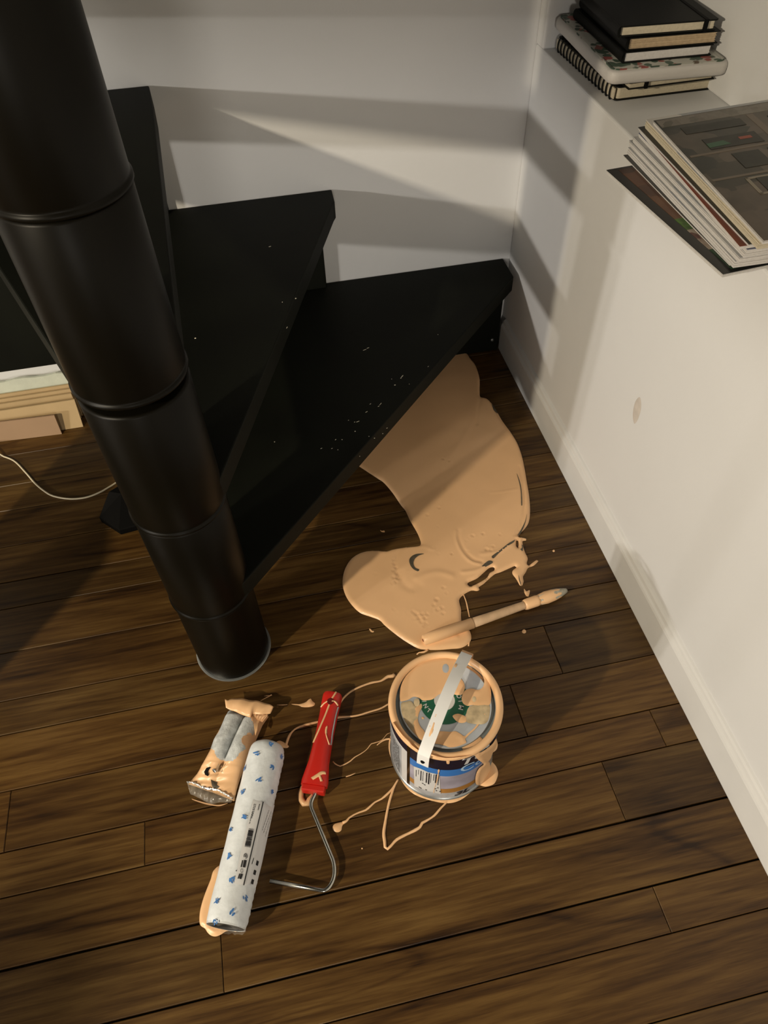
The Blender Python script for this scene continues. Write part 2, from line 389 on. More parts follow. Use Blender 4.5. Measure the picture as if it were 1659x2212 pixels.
def tread(k, poly):
    m = MB(); m.prism(poly, ZT[k]-TH, ZT[k]); o = m.build('tread', TREADM, stair); bevel(o, .0022, 2); return o
def hubarc(phi_r, phi_f):
    # points on the far half of the hub, from the rear tangent round to the front tangent
    a0 = math.radians(phi_r+90); a1 = math.radians(phi_f+270); return [(CX+(CR-.001)*math.cos(a0+(a1-a0)*i/8), CY+(CR-.001)*math.sin(a0+(a1-a0)*i/8)) for i in range(9)]
def rayto(p, phi, y):
    a = math.radians(phi); t = (y-p[1])/math.sin(a); return (p[0]+t*math.cos(a), y)
for k in range(len(ZT)):
    fr = [46.6, 69.2, 92.5][k] if k < 3 else 92.5+23*(k-2); re = fr+20.5
    A = hubarc(re, fr)
    if k == 0: end = [(-.024, -.088), (-.016, -.080), (-.016, -.001)]; rear = rayto(tang(re, -1), re, -.001); P_ = A+end+[rear]
    elif k == 1: end = [(-.414, -.062), (-.408, -.050), (-.406, -.001)]; rear = rayto(tang(re, -1), re, -.001); P_ = A+end+[rear]
    elif k == 2: end = [(-.7075, -.095), (-.714, -.001)]; rear = rayto(tang(re, -1), re, -.001); P_ = A+end+[rear]
    else:
        a, b = tang(fr, 1), tang(re, -1); Lr = .98 if k > 3 else .90; ca, sa = math.cos(math.radians(fr)), math.sin(math.radians(fr)); cb, sb = math.cos(math.radians(re)), math.sin(math.radians(re))  # unseen upper treads lengthened to keep lamp light off the back wall
        P_ = A+[(a[0]+Lr*ca, min(a[1]+Lr*sa, -.001)), (b[0]+Lr*cb, min(b[1]+Lr*sb, -.001))]
    tread(k, P_)
# upright risers added to the unseen upper flight to block the reading lamp
for k in range(4, len(ZT)):
    fr = 92.5+23*(k-2); a = math.radians(fr); p = tang(fr, 1); e = (math.cos(a), math.sin(a)); n_ = (-math.sin(a)*.012, math.cos(a)*.012); L = .95
    if p[1]+L*e[1] > -.003: L = (-.003-p[1])/e[1]
    b = MB(); b.prism([(p[0]+e[0]*.07, p[1]+e[1]*.07), (p[0]+e[0]*L, p[1]+e[1]*L), (p[0]+e[0]*L+n_[0], min(p[1]+e[1]*L+n_[1], -.002)), (p[0]+e[0]*.07+n_[0], p[1]+e[1]*.07+n_[1])], ZT[k-1]+.0004, ZT[k]-TH-.0004); b.build('shade_riser', TREADM, stair)
# wall boards that carry the outer ends of the treads
def board(x0, x1, z0, z1, d=.034, chamf=True):
    m = MB(); m.box(x0, x1, -d, -.0008, z0, z1); return bevel(m.build('support_board', TREADM, stair), .0025)
board(-.46, -.0165, 0.0006, ZT[0]-TH-.0003, .036)
board(-.77, -.437, ZT[0]+.0003, ZT[1]-TH-.0003, .022)
board(-.86, -.735, ZT[1]+.0003, ZT[2]-TH-.0003, .022)
board(-1.72, -.862, .158, ZT[2]+.15, .046)
m = MB(); m.lathe([(.0045, 0), (.0042, .0025), (.002, .0035)], (-.034, -.0362, .036), (0, -1, 0), n=14, cap=(True, True)); m.build('screw', TIN, stair, True)
# chipped paint specks on the treads
sp = MB(); rs = random.Random(3)
def speck_at(x, y, z, L, ang, wd):
    u, v = at(x, y, z); a = math.radians(ang); n = 7; P = []
    for i in range(n):
        t = 2*math.pi*i/n; q = 1.35*rs.uniform(.7, 1.15); P.append((u+q*(L*math.cos(t)*math.cos(a)-wd*math.sin(t)*math.sin(a)), v+q*(L*math.cos(t)*math.sin(a)+wd*math.sin(t)*math.cos(a))))
    sp.prism(P, z+.0002, z+.0007)
for (x, y, L, a, wd) in [(788, 756, 5, 15, .5), (795, 752, 3, 15, .6), (925, 792, 2, 40, .5), (846, 819, 1.2, 0, .8), (869, 813, 4, 45, .8), (866, 817, 2, 30, .9), (853, 832, 2.2, 0, 1.1), (884, 830, .8, 0, .6), (800, 873, 2, 35, .5),
        (822, 873, 4, 45, .6), (818, 878, 2, 20, .6), (792, 890, 3, 25, .5), (767, 932, 1.6, 0, 1.2), (753, 908, 1.2, 0, .8), (773, 911, 4, 15, .5), (766, 912, 1.5, 0, .5), (797, 943, 1, 0, .8), (809, 947, 1.4, 0, 1), (827, 937, 1.2, 0, .9),
        (836, 925, 2, 15, .6), (725, 950, 2, 45, .5), (739, 950, 1.2, 0, .9), (694, 969, 2.2, 20, .5), (717, 969, 2, 15, .4), (730, 972, 1, 0, .8), (777, 986, 1, 0, .8), (946, 723, .8, 0, .6)]:
    speck_at(x, y, ZT[0], L/1500, a, wd/1500)
for (x, y, L, a, wd) in [(583, 533, 2.2, 10, .9), (422, 731, 1.6, 0, 1.6), (639, 645, 1.4, 45, 1), (620, 708, 3, 60, .4), (593, 955, .8, 0, .8), (610, 653, .8, 0, .5)]:
    speck_at(x, y, ZT[1], L/1400, a, wd/1400)
o = sp.build('paint_spatter', SPECK); tag(o, 'tiny pale chips and spatter scattered over the black treads', 'spatter', kind='stuff')

# ------------------------------------------------------------------ the big paint puddle
PUD = [(1000,757),(1009,765),(1016,775),(1025,786),(1031,800),(1036,820),(1036,845),(1038,858),(1051,862),(1063,873),(1072,887),(1086,911),(1103,934),(1117,957),(1126,981),(1132,1006),(1138,1041),(1143,1072),(1145,1104),(1142,1128),
       (1133,1143),(1123,1153),(1120,1160),(1131,1162),(1137,1164),(1136,1168),(1129,1169),(1130,1180),(1134,1193),(1140,1206),(1138,1217),(1142,1222),(1150,1216),(1159,1210),(1163,1212),(1153,1222),(1141,1227),(1136,1236),(1130,1246),(1131,1257),(1127,1266),(1123,1265),
       (1115,1251),(1107,1240),(1108,1232),(1116,1226),(1112,1223),(1100,1228),(1082,1236),(1070,1240),(1062,1246),(1055,1252),(1044,1262),(1034,1269),(1036,1274),(1030,1277),(1018,1276),(1003,1284),(992,1296),(996,1317),(996,1333),(999,1350),
       (1014,1362),(1018,1380),(1010,1392),(995,1400),(974,1402),(950,1404),(925,1404),(904,1401),(883,1390),(862,1376),(844,1362),(830,1350),(820,1340),(802,1333),(778,1324),(759,1306),(746,1285),(740,1261),(743,1236),(753,1215),(767,1201),(788,1192),(813,1190),(834,1191),
       (855,1186),(883,1182),(903,1180),(909,1176),(907,1165),(900,1149),(886,1125),(876,1104),(865,1090),(848,1065),(830,1044),(816,1034),(790,1017),(768,1000),(762,975),(775,948),(800,920),(835,880),(880,830),(930,790),(975,765)]
HOLES = [[(1010,1260),(1015,1267),(1022,1265),(1040,1256),(1052,1248),(1058,1238),(1068,1232),(1067,1226),(1057,1227),(1044,1238),(1030,1250)],
         [(1115,1168),(1119,1168),(1120,1178),(1118,1184),(1115,1180)]]
def toflo(L): return [at(x, y, 0) for x, y in L]
def grid_noise(V, s, seed):
    r = np.random.RandomState(seed); out = 0
    for k in range(6):
        a = r.uniform(0, 6.28); f = s*(1+.7*k); out = out+np.sin((V[:, 0]*math.cos(a)+V[:, 1]*math.sin(a))*f+r.uniform(0, 6))/(1+k*.6)
    return out
def ridge(V, px, amp, wid, z=0.0):
    d = dist(V, smooth_curve(toflo(px), False, .004), False); return amp*np.exp(-(d/wid)**2)
def pud_h(V, d):
    m = np.clip(d/.006, 0, 1)
    H = .0003*grid_noise(V, 30, 2)
    # folds of the skin
    H += ridge(V, [(986,1150),(985,1165),(992,1185),(1005,1205),(1020,1217),(1036,1221)], .0016, .0030)
    H += ridge(V, [(989,1150),(989,1165),(996,1185),(1010,1203),(1024,1213),(1038,1216)], -.0012, .0045)
    H += ridge(V, [(1116,1060),(1095,1064),(1060,1068)], .0007, .0018)
    H += ridge(V, [(1038,860),(1033,885),(1030,920)], -.0009, .003)
    H += ridge(V, [(960,1012),(975,985),(1000,950),(1025,905)], .0006, .006)
    H += ridge(V, [(900,1252),(925,1243),(950,1240),(975,1247)], .0014, .007)
    H += ridge(V, [(865,1240),(870,1262),(890,1275),(905,1268)], -.0011, .008)
    H += ridge(V, [(870,1186),(858,1200),(855,1225),(862,1250)], -.0012, .004)
    H += ridge(V, [(880,1184),(910,1183),(935,1190)], .0008, .004)
    H += ridge(V, [(1000,1240),(1030,1235),(1060,1222)], .0018, .004)
    H += ridge(V, [(1040,1200),(1075,1195),(1100,1180)], .0012, .004)
    H += ridge(V, [(1122,1010),(1130,1060),(1132,1100),(1126,1130),(1112,1160)], -.0022, .0018)
    H += ridge(V, [(920,1392),(950,1385),(985,1378)], .0016, .0035)
    for (x, y, r) in BUB:
        u, v = at(x, y, 0); q = np.hypot(V[:, 0]-u, V[:, 1]-v); rr = r/1150
        H += -.0020*np.exp(-(q/(rr*.9))**2)+.00035*np.exp(-((q-1.6*rr)/(rr*.7))**2)
    return H*m
BUB = [(850,1205,2),(851,1212,2),(852,1220,3),(855,1228,3),(849,1235,3),(856,1240,3),(850,1250,3),(858,1252,3),(855,1260,3),(862,1246,2),(848,1262,2),(895,1283,2),(813,1242,2),(935,1188,2),(948,1200,2),(975,1200,2),(958,1272,3),(965,1285,2),(943,1298,4),(937,1310,3),(945,1320,3),
       (955,1316,3),(957,1328,3),(935,1320,2),(893,1325,3),(900,1330,4),(905,1338,4),(912,1330,3),(918,1338,3),(910,1346,3),(922,1330,3),(920,1350,3),(916,1356,2),(895,1340,2),(850,1318,2),(857,1326,2),(880,1328,2),(925,1362,2),(958,1058,3),(948,1100,3),(923,1115,3),(945,1140,2),(973,1156,2),
       (1006,1170,2),(1021,1160,3),(1043,1156,3),(1010,1193,2),(1055,1183,2),(1051,1190,4),(1060,1192,3),(1065,1183,3),(1080,1157,2),(957,995,2),(970,1000,2)]
pud = blob('paint_puddle', toflo(PUD), PAINT, None, T=.0048, w=.009, step=.0032, cs=.0028, holes=[toflo(h) for h in HOLES], hfun=pud_h)
tag(pud, 'large spilled puddle of peach paint spreading out from under the lowest black tread', 'paint spill')
def film(px, mat=GREYFILM, T=.0006, z=.0049, name='thin_streak'):
    return blob(name, [at(x, y, z) for x, y in px], mat, pud, T=T, w=.002, step=.003, cs=.002, z0=z)
film([(884,1212),(886,1205),(893,1199),(903,1196),(916,1196),(905,1200),(896,1207),(893,1217),(897,1226),(905,1230),(903,1234),(894,1230),(887,1222)], z=.0056)
film([(1062,1202),(1072,1194),(1085,1184),(1098,1174),(1108,1168),(1112,1166),(1110,1171),(1098,1179),(1086,1188),(1074,1198),(1066,1206)], z=.0056)
film([(1038,1226),(1048,1216),(1056,1211),(1063,1212),(1064,1216),(1056,1221),(1046,1226),(1040,1228)], z=.0054)
film([(1122,1156),(1130,1142),(1136,1125),(1138,1110),(1135,1124),(1127,1141),(1118,1156)], z=.0054)
film([(1116,1022),(1121,1040),(1125,1062),(1126,1092),(1128,1092),(1127,1062),(1123,1040)], z=.0054)
film([(1120,1242),(1124,1256),(1127,1266),(1124,1262),(1121,1252)], z=.0054)
film([(1128,1183),(1127,1176),(1130,1178),(1129,1190),(1124,1186)], z=.0054)
film([(1063,873),(1072,886),(1075,893),(1067,886)], z=.0054)

# smaller spills, drizzles and drops
def spill(name, px, label, cat='paint spill', T=.003, w=.005, mat=None, **k):
    o = blob(name, toflo(px), mat or PAINT, None, T=T, w=w, step=.0035, cs=.002, **k); tag(o, label, cat); return o
spill('paint_drop', [(1132,1272),(1137,1277),(1144,1275),(1144,1281),(1141,1289),(1137,1288),(1133,1281)], 'small peach paint drop beside the brush tip, below the splashed edge of the puddle', 'paint drop', .0018, .003)
for (x, y, r, lb) in [(1132,1364,4.5,'round peach paint drop alone on the plank right of the brush handle'), (1196,1190,2.6,'tiny peach paint drop on the floor between the puddle and the white baseboard'),
                      (782,1833,1.8,'tiny pale paint speck on the floor left of the bottom of the triangular drizzle'), (1455,1480,2.2,'tiny white paint speck at the foot of the white baseboard')]:
    o = blob('paint_drop', [at(x+r*math.cos(a)*(1+.15*math.sin(3*a)), y+r*math.sin(a), 0) for a in np.linspace(0, 2*math.pi, 9)[:-1]], PAINT, None, T=.0014, w=.002, step=.003, cs=.0015); tag(o, lb, 'paint drop')
spill('paint_drop', [(797,1358),(801,1359),(804,1363),(808,1363),(807,1366),(801,1365)], 'small comma shaped peach drop left of the bottom of the big puddle', 'paint drop', .0012, .002)
spill('paint_drop', [(821,1145),(824,1149),(831,1150),(830,1146),(825,1147)], 'small curved pale paint fleck on dark planks left of the puddle neck', 'paint drop', .0008, .002)
def driz(px, w, label, **k):
    o = strand('paint_drizzle', px, w, PAINT, **k); tag(o, label, 'paint drizzle'); return o
driz([(852,1458),(848,1461),(838,1462),(823,1471),(803,1475),(780,1483),(758,1494),(742,1508),(735,1519),(728,1530)], [.008,.007,.0035,.005,.0035,.003,.004,.0035,.003], 'long peach drizzle curving from the can rim to the top of the red handle')
driz([(843,1519),(836,1523),(821,1531),(798,1538),(775,1545),(755,1548),(729,1550),(712,1554)], [.003,.0035,.0035,.003,.004,.0035], 'peach drizzle running from the can to the middle of the red handle')
driz([(700,1557),(686,1560),(655,1568),(641,1573),(631,1581),(625,1590),(621,1600),(618,1610)], [.003,.0045,.004,.003,.005,.004], 'peach drizzle running from the red handle down to the top of the wrapped roller')
driz([(845,1582),(836,1586),(825,1599),(812,1604),(802,1607),(795,1616),(790,1621),(780,1628),(766,1636),(757,1644),(745,1651),(735,1655),(724,1650),(719,1645)], [.0012,.0012,.0016,.0022,.0018,.0016,.0018,.0022,.002,.002], 'thin wavering peach drizzle left of the can ending in a small hook')
driz([(845,1596),(834,1597),(824,1602),(814,1610)], [.004,.0035,.0025,.001], 'short tapering peach drizzle touching the left side of the can')
driz([(747,1678),(757,1675),(768,1670)], [.0016,.0022,.001], 'tiny peach dash on a plank joint right of the bottom of the red handle')
driz([(860,1684),(854,1694),(846,1706),(835,1717),(824,1726),(810,1733),(800,1742),(790,1750),(776,1755),(763,1761),(754,1767),(748,1774),(740,1778)], [.003,.003,.003,.0035,.0025,.003,.0035,.003,.0025,.003,.006], 'peach drizzle leading down left from the can foot to a round drop')
spill('paint_drop', [(744,1775),(737,1776),(723,1780),(718,1788),(722,1796),(730,1798),(737,1794),(739,1785)], 'round flat peach drop at the end of the drizzle below the red handle', 'paint drop', .0022, .004)
driz([(858,1687),(851,1702),(843,1725),(837,1750),(832,1778),(829,1800),(831,1818),(832,1830),(837,1834),(844,1828),(857,1814),(877,1803),(892,1796),(907,1787),(912,1778),(921,1773),(938,1762),(952,1746),(962,1736),(971,1724)],
     [.003,.003,.004,.004,.004,.004,.005,.0055,.005,.004,.005,.004,.0045,.004,.003,.004,.003,.0025], 'V shaped peach drizzle on the planks in front of the paint can')
driz([(1001,1284),(1007,1300),(1011,1318),(1014,1333)], [.002,.0022,.0025,.0022], 'thin peach thread from the puddle edge to the brush handle')
driz([(1016,1372),(1014,1384),(1012,1396)], [.002,.0025,.003], 'short thin peach thread between puddle and the back of the can rim')
driz([(563,1514),(572,1509),(580,1505),(587,1501)], [.001,.0014,.0022], 'short slanting peach streak above the painted roller packet')
driz([(571,1504),(577,1503),(584,1503)], [.001,.002,.0015], 'tiny horizontal peach tick above the roller packet', )
driz([(598,1523),(610,1523),(621,1522)], [.001,.002,.001], 'faint thin peach dash right of the roller packet')
spill('paint_drop', [(629,1521),(640,1521),(648,1521),(660,1517),(667,1511),(671,1509),(675,1515),(680,1519),(679,1524),(671,1527),(660,1528),(652,1527),(644,1524),(636,1523)], 'fish shaped peach drop between the roller packet and the red handle', 'paint drop', .0018, .003)
driz([(660,1693),(653,1702),(650,1716),(651,1728),(657,1736),(664,1736),(668,1728),(678,1716),(684,1706)], [.006,.008,.010,.010,.010,.009,.006,.005], 'hook of peach paint looped under the foot of the red handle')
spill('paint_spill', [(462,1880),(455,1900),(447,1920),(438,1945),(432,1970),(431,1990),(434,2000),(443,2006),(448,2014),(456,2021),(466,2023),(477,2019),(488,2012),(500,2010),(512,2012),(525,1990),(520,1960),(500,1900),(480,1870)],
      'peach paint puddle squeezed out under the lower end of the wrapped roller', T=.004, w=.006)
spill('paint_spill', [(603,1600),(612,1603),(620,1608),(624,1612),(620,1616),(606,1614),(594,1606)], 'dab of peach paint behind the top end of the wrapped roller', T=.002, w=.003)

# ------------------------------------------------------------------ paint can
KX, KY, KR, KH = -.4264, -1.0126, .0822, .1787
can = tag(empty('paint_can', (KX, KY, 0)), 'three litre tin of peach paint, dribbled all over, standing closed on the floor', 'paint can')
axz = (0, 0, 1)
def oncan(px, r=KR):
    a, v = on_cyl(px, (KX, KY, 0), axz, r); return (a*r, v)
E1, E2 = frame(axz)
def pcan(r=KR):
    def f(u, v, h):
        a = u/KR; q = E1*math.cos(a)*(r+h)+E2*math.sin(a)*(r+h); return (KX+q[0], KY+q[1], v)
    return f
b = MB(); b.lathe([(KR-.004, .004), (KR-.003, .0012), (KR+.0010, .0012), (KR+.0018, .0030), (KR+.0010, .0050), (KR-.0008, .0066), (KR-.0008, .1675), (KR-.0002, .168)], (KX, KY, 0), n=96, cap=(True, False))
auto_smooth(b.build('body', TIN, can), 40)
def band(name, a0, a1, z0, z1, mat, off=.0002, parent=None, n=60):
    V = []; F = []
    f = pcan(KR-.0008)
    for i in range(n+1):
        u = (a0+(a1-a0)*i/n)*KR; V += [f(u, z0, off), f(u, z1, off)]
    F = [(2*i, 2*i+2, 2*i+3, 2*i+1) for i in range(n)]
    return mesh(name, V, F, mat, parent or can, True)
# the seam sits left of the front; the front label runs right from it
aseam0 = on_cyl((909-25, 1660), (KX, KY, 0), axz, KR)[0]; 
aL = on_cyl((879, 1625), (KX, KY, 0), axz, KR)[0]; aR = on_cyl((885.5, 1625), (KX, KY, 0), axz, KR)[0]
sgn = 1 if aR > aL else -1
# colour bands of the front label
F0, F1 = aR, aR+sgn*math.radians(150)
lab = band('label', F0, F1, .0085, .166, LWHITE)
band('band_navy', F0, F1, .128, .1661, NAVY, .0004, lab)
band('band_blue', F0, F1, .103, .1282, BLUE, .0005, lab)
band('band_lilac', F0, F1, .048, .1032, LLIL, .0004, lab)
band('band_ochre', F0, F1, .030, .0485, OCHRE, .0005, lab)
band('band_grey', F0, F1, .0085, .0302, LGREY, .0004, lab)
B0, B1 = aL, aL-sgn*math.radians(120)
lab2 = band('rear_label', B0, B1, .0085, .166, LWHITE)
band('band_navy', B0, B1, .138, .1661, NAVY, .0004, lab2)
band('band_grey', B0-sgn*math.radians(9), B1, .012, .130, LGREY, .0004, lab2)
band('seam', aL, aR, .0085, .166, plain('seam_metal', (.05, .032, .015), .25, metal=.8), .0006)
def cantext(name, s, px, size, mat, bold=0, shear=0, rot=0, off=.0008, par=None, sx=1.0):
    V, F = text_poly(s, size, bold, shear); u0, v0 = oncan(px); f = pcan(KR-.0008); c_, s_ = math.cos(rot), math.sin(rot)
    return mesh(name, [f(u0+sgn*(x*sx*c_-y*s_), v0+(x*sx*s_+y*c_), off) for x, y, z in V], F, mat, par or lab)
cantext('lettering', 'TO', (992, 1654.5), .033, LWHITE, .0012, .18, sx=1.05)
cantext('lettering', 'Co', (992, 1669), .034, plain('label_pale_blue', (.42, .62, .85), .35), .0003, sx=1.0)
cantext('lettering', '3L', (981, 1719.5), .021, INK, .0010, .2, sx=1.2)
cantext('lettering', 'e', (1003, 1713), .010, INK, .0002, 0, sx=1.1)
# pale sticker with columns of small print on the front
stk = blob('sticker', [oncan(p) for p in [(894,1655),(908,1660),(925,1668),(949,1673),(952,1715),(925,1709),(895,1698)]], LWHITE, lab, T=.0003, w=.002, step=.006, place=pcan(KR-.0004), z0=.0006, curved=False)
pr = MB(); rs = random.Random(8); f = pcan(KR-.0004)
for (x, y0, y1, wpx) in [(899,1662,1675,.0011),(904,1662,1672,.0008),(909,1664,1684,.0016),(914,1666,1686,.0008),(921,1668,1690,.0018),(926,1669,1692,.0022),(931,1671,1690,.0008),(937,1672,1684,.0010),(941,1672,1690,.0020),(947,1674,1694,.0012)]:
    u, v1 = oncan((x, y0)); u2, v0 = oncan((x+.6, y1)); v = v1
    while v > v0:
        L = rs.uniform(.001, .004); pr.add([f(u, v, .0012), f(u+sgn*wpx, v, .0012), f(u+sgn*wpx, v-L, .0012), f(u, v-L, .0012)], [(0, 1, 2, 3)]); v -= L+.0006
for (x, y) in [(912,1690),(916,1693),(919,1704),(905,1698),(939,1702),(941,1706),(944,1700),(949,1708),(908,1700)]:
    u, v = oncan((x, y)); pr.add([f(u, v, .0012), f(u+sgn*.0025, v, .0012), f(u+sgn*.0025, v-.003, .0012), f(u, v-.003, .0012)], [(0, 1, 2, 3)])
pr.build('small_print', INK, lab)
pr = MB(); u0 = (B0-sgn*math.radians(12))*KR
for i in range(26):
    v = .122-i*.0042
    u = u0
    for k in range(9):
        L = rs.uniform(.003, .008); pr.add([f(u, v, .0004), f(u-sgn*L, v, .0004), f(u-sgn*L, v-.0016, .0004), f(u, v-.0016, .0004)], [(0, 1, 2, 3)]); u -= sgn*(L+.0012)
pr.build('small_print', INKG, lab2)
# rim, groove and lid
b = MB(); b.lathe([(KR-.0005, .1665), (KR+.0010, .1675), (KR+.0016, .170), (KR+.0012, .1735), (KR-.0005, .1765), (KR-.0035, .1787), (KR-.0065, .1775), (KR-.0085, .1745), (KR-.0095, .1700)], (KX, KY, 0), n=96)
rim = b.build('rim', PAINT, can, True); tag(rim, 'rim coated in peach paint')
b = MB(); b.lathe([(KR-.0095, .1702), (KR-.0100, .1660), (KR-.0125, .1655), (KR-.0150, .1665), (KR-.0156, .1702)], (KX, KY, 0), n=96); b.build('groove', TIND, can, True)
ZD = .1705
b = MB(); b.lathe([(KR-.0154, ZD-.002), (KR-.0156, ZD+.0006), (KR-.0172, ZD+.0006), (KR-.0185, ZD), (.001, ZD)], (KX, KY, 0), n=96, cap=(False, True)); lid = b.build('lid', LIDG, can); auto_smooth(lid, 40)
def lp(x, y): return at(820+x*.16878, 1380+y*.16878, ZD)
def ring(name, r0, r1, mat, z, cx=0, cy=0, n=64):
    V = []; 
    for i in range(n): a = 2*math.pi*i/n; V += [(KX+cx+r0*math.cos(a), KY+cy+r0*math.sin(a), z), (KX+cx+r1*math.cos(a), KY+cy+r1*math.sin(a), z)]
    return mesh(name, V, [(2*i, 2*i+1, (2*i+3) % (2*n), (2*i+2) % (2*n)) for i in range(n)], mat, lid)
gc = lp(830, 790); gcx, gcy = gc[0]-KX, gc[1]-KY
gr = abs(at(820+1145*.16878, 1380+850*.16878, ZD)[0]-gc[0]); gr = .0365
ring('green_ring', .0150, gr, LIDGREEN, ZD+.0004, gcx, gcy)
ring('white_centre', .0, .0152, LWHITE, ZD+.0005, gcx, gcy)
def lidtext(ch, p, ang, size):
    V, F = text_poly(ch, size, .0002); u, v = lp(*p); w_ = max(q[0] for q in V)/2; h_ = size*.35; ca, sa = math.cos(ang), math.sin(ang)
    mesh('lettering', [(u+(x-w_)*ca-(y-h_)*sa, v+(x-w_)*sa+(y-h_)*ca, ZD+.0008) for x, y, z in V], F, LWHITE, lid)
lidtext('I', (572, 800), math.radians(-100), .0085); lidtext('N', (590, 860), math.radians(-75), .0085); lidtext('T', (630, 920), math.radians(-48), .0085); lidtext('E', (690, 975), math.radians(-30), .0085)
lidtext('M', (1040, 885), math.radians(62), .0095); lidtext('L', (1035, 790), math.radians(84), .0095); lidtext('O', (1015, 735), math.radians(102), .0095)
def lidpaint(px, T=.0011, mat=PAINT, z=None):
    return blob('lid_paint', [lp(x, y) for x, y in px], mat, lid, T=T, w=.003, step=.0035, cs=.002, z0=(z or ZD+.0007))
lidpaint([(262,790),(266,640),(310,520),(390,420),(520,320),(700,258),(860,246),(1010,262),(1060,300),(1020,400),(1030,490),(1075,560),(1092,620),(1082,665),(1055,715),(990,722),(930,705),(860,690),(760,715),(680,775),(600,790),(545,788),(500,756),(430,745),(370,780),(300,800)])
lidpaint([(1105,655),(1180,640),(1270,655),(1330,600),(1330,500),(1250,390),(1150,300),(1240,330),(1370,470),(1420,640),(1425,780),(1400,850),(1300,860),(1180,850),(1130,862),(1075,835),(1050,780),(1062,715)])
lidpaint([(1140,880),(1240,850),(1400,850),(1400,1010),(1350,1085),(1240,1095),(1120,1070),(1100,1010)], T=.0006, mat=PAINT2)
lidpaint([(935,985),(1000,960),(1080,985),(1110,1010),(1105,1065),(1040,1080),(990,1060),(950,1020)])
lidpaint([(700,1200),(800,1185),(900,1192),(970,1184),(1030,1214),(1085,1248),(1130,1212),(1220,1130),(1330,960),(1415,880),(1350,985),(1245,1135),(1140,1235),(1095,1290),(1110,1330),(1010,1375),(900,1392),(840,1370),(760,1350),(690,1330)])
lidpaint([(275,830),(330,810),(400,800),(470,870),(530,830),(542,880),(505,950),(490,1040),(520,1120),(565,1175),(590,1240),(540,1300),(430,1200),(340,1080),(285,960)], T=.0007, mat=PAINT2)
lidpaint([(440,900),(530,840),(542,880),(505,950),(490,1040),(520,1120),(565,1175),(590,1240),(540,1300),(440,1200),(420,1100),(450,1000)], T=.0011)
lidpaint([(540,1000),(565,1005),(572,1025),(550,1032),(536,1018)])
for cpt, rr, mm in [((845, 385), 60, LIDG), ((1210, 780), 38, PAINT2), ((475, 820), 55, PAINT2)]:
    lidpaint([(cpt[0]+rr*.7*math.cos(a), cpt[1]+rr*math.sin(a)) for a in np.linspace(0, 6.28, 10)[:-1]], T=.0004, mat=mm, z=ZD+.0019)
# orange wet paint lying in the groove
gd = MB()
def groove(a0, a1, mat, name='groove_paint'):
    V = []; n = 24
    for i in range(n+1):
        a = math.radians(a0+(a1-a0)*i/n); k = math.sin(math.pi*i/n)**.5
        for r in (KR-.0102, KR-.0125, KR-.0150): V.append((KX+r*math.cos(a), KY+r*math.sin(a), .1665+.0022*k))
    mesh(name, V, [(3*i+j, 3*i+j+1, 3*i+3+j+1, 3*i+3+j) for i in range(n) for j in (0, 1)], mat, can, True)
groove(55, 135, PAINT); groove(15, 52, PAINT); groove(-85, -58, PAINT)
# dribbles down the side
def sidepaint(px, T=.0016, mat=PAINT, w=.004):
    return blob('dribble', [oncan(p) for p in px], mat, can, T=T, w=w, step=.004, cs=.002, place=pcan(KR-.0004), z0=.0014)
c2 = lambda x, y: (840+x*.1507, 1560+y*.1507)
sidepaint([c2(*p) for p in [(1225,455),(1300,430),(1400,370),(1480,300),(1530,230),(1530,300),(1480,400),(1450,500),(1415,545),(1440,600),(1440,700),(1420,800),(1390,900),(1300,905),(1245,880),(1235,800),(1255,710),(1300,640),(1352,600),(1320,565),(1275,530),(1240,490)]], T=.002)
sidepaint([c2(*p) for p in [(610,470),(700,500),(790,530),(860,540),(950,530),(1060,505),(1200,470),(1300,430),(1300,420),(1200,450),(1000,490),(800,500),(620,455)]], T=.0014, w=.003)
sidepaint([c2(*p) for p in [(828,530),(824,560),(830,585),(850,592),(866,585),(870,560),(868,530)]], T=.0018, w=.003)
sidepaint([c2(*p) for p in [(712,665),(700,690),(703,720),(690,800),(665,900),(645,960),(640,1010),(650,1000),(655,950),(678,880),(705,800),(716,720),(728,690),(722,667)]], T=.0012, w=.002)
sidepaint([c2(*p) for p in [(70,0),(60,30),(100,90),(180,190),(280,290),(350,360),(440,425),(450,410),(370,350),(280,270),(180,150),(100,40)]], T=.0012, w=.003)
sidepaint([c2(*p) for p in [(12,480),(16,560),(22,640),(40,700),(70,740),(120,800),(170,850),(260,930),(380,1010),(390,1000),(260,905),(170,820),(110,740),(60,640),(35,560),(22,490)]], T=.0022, w=.003)
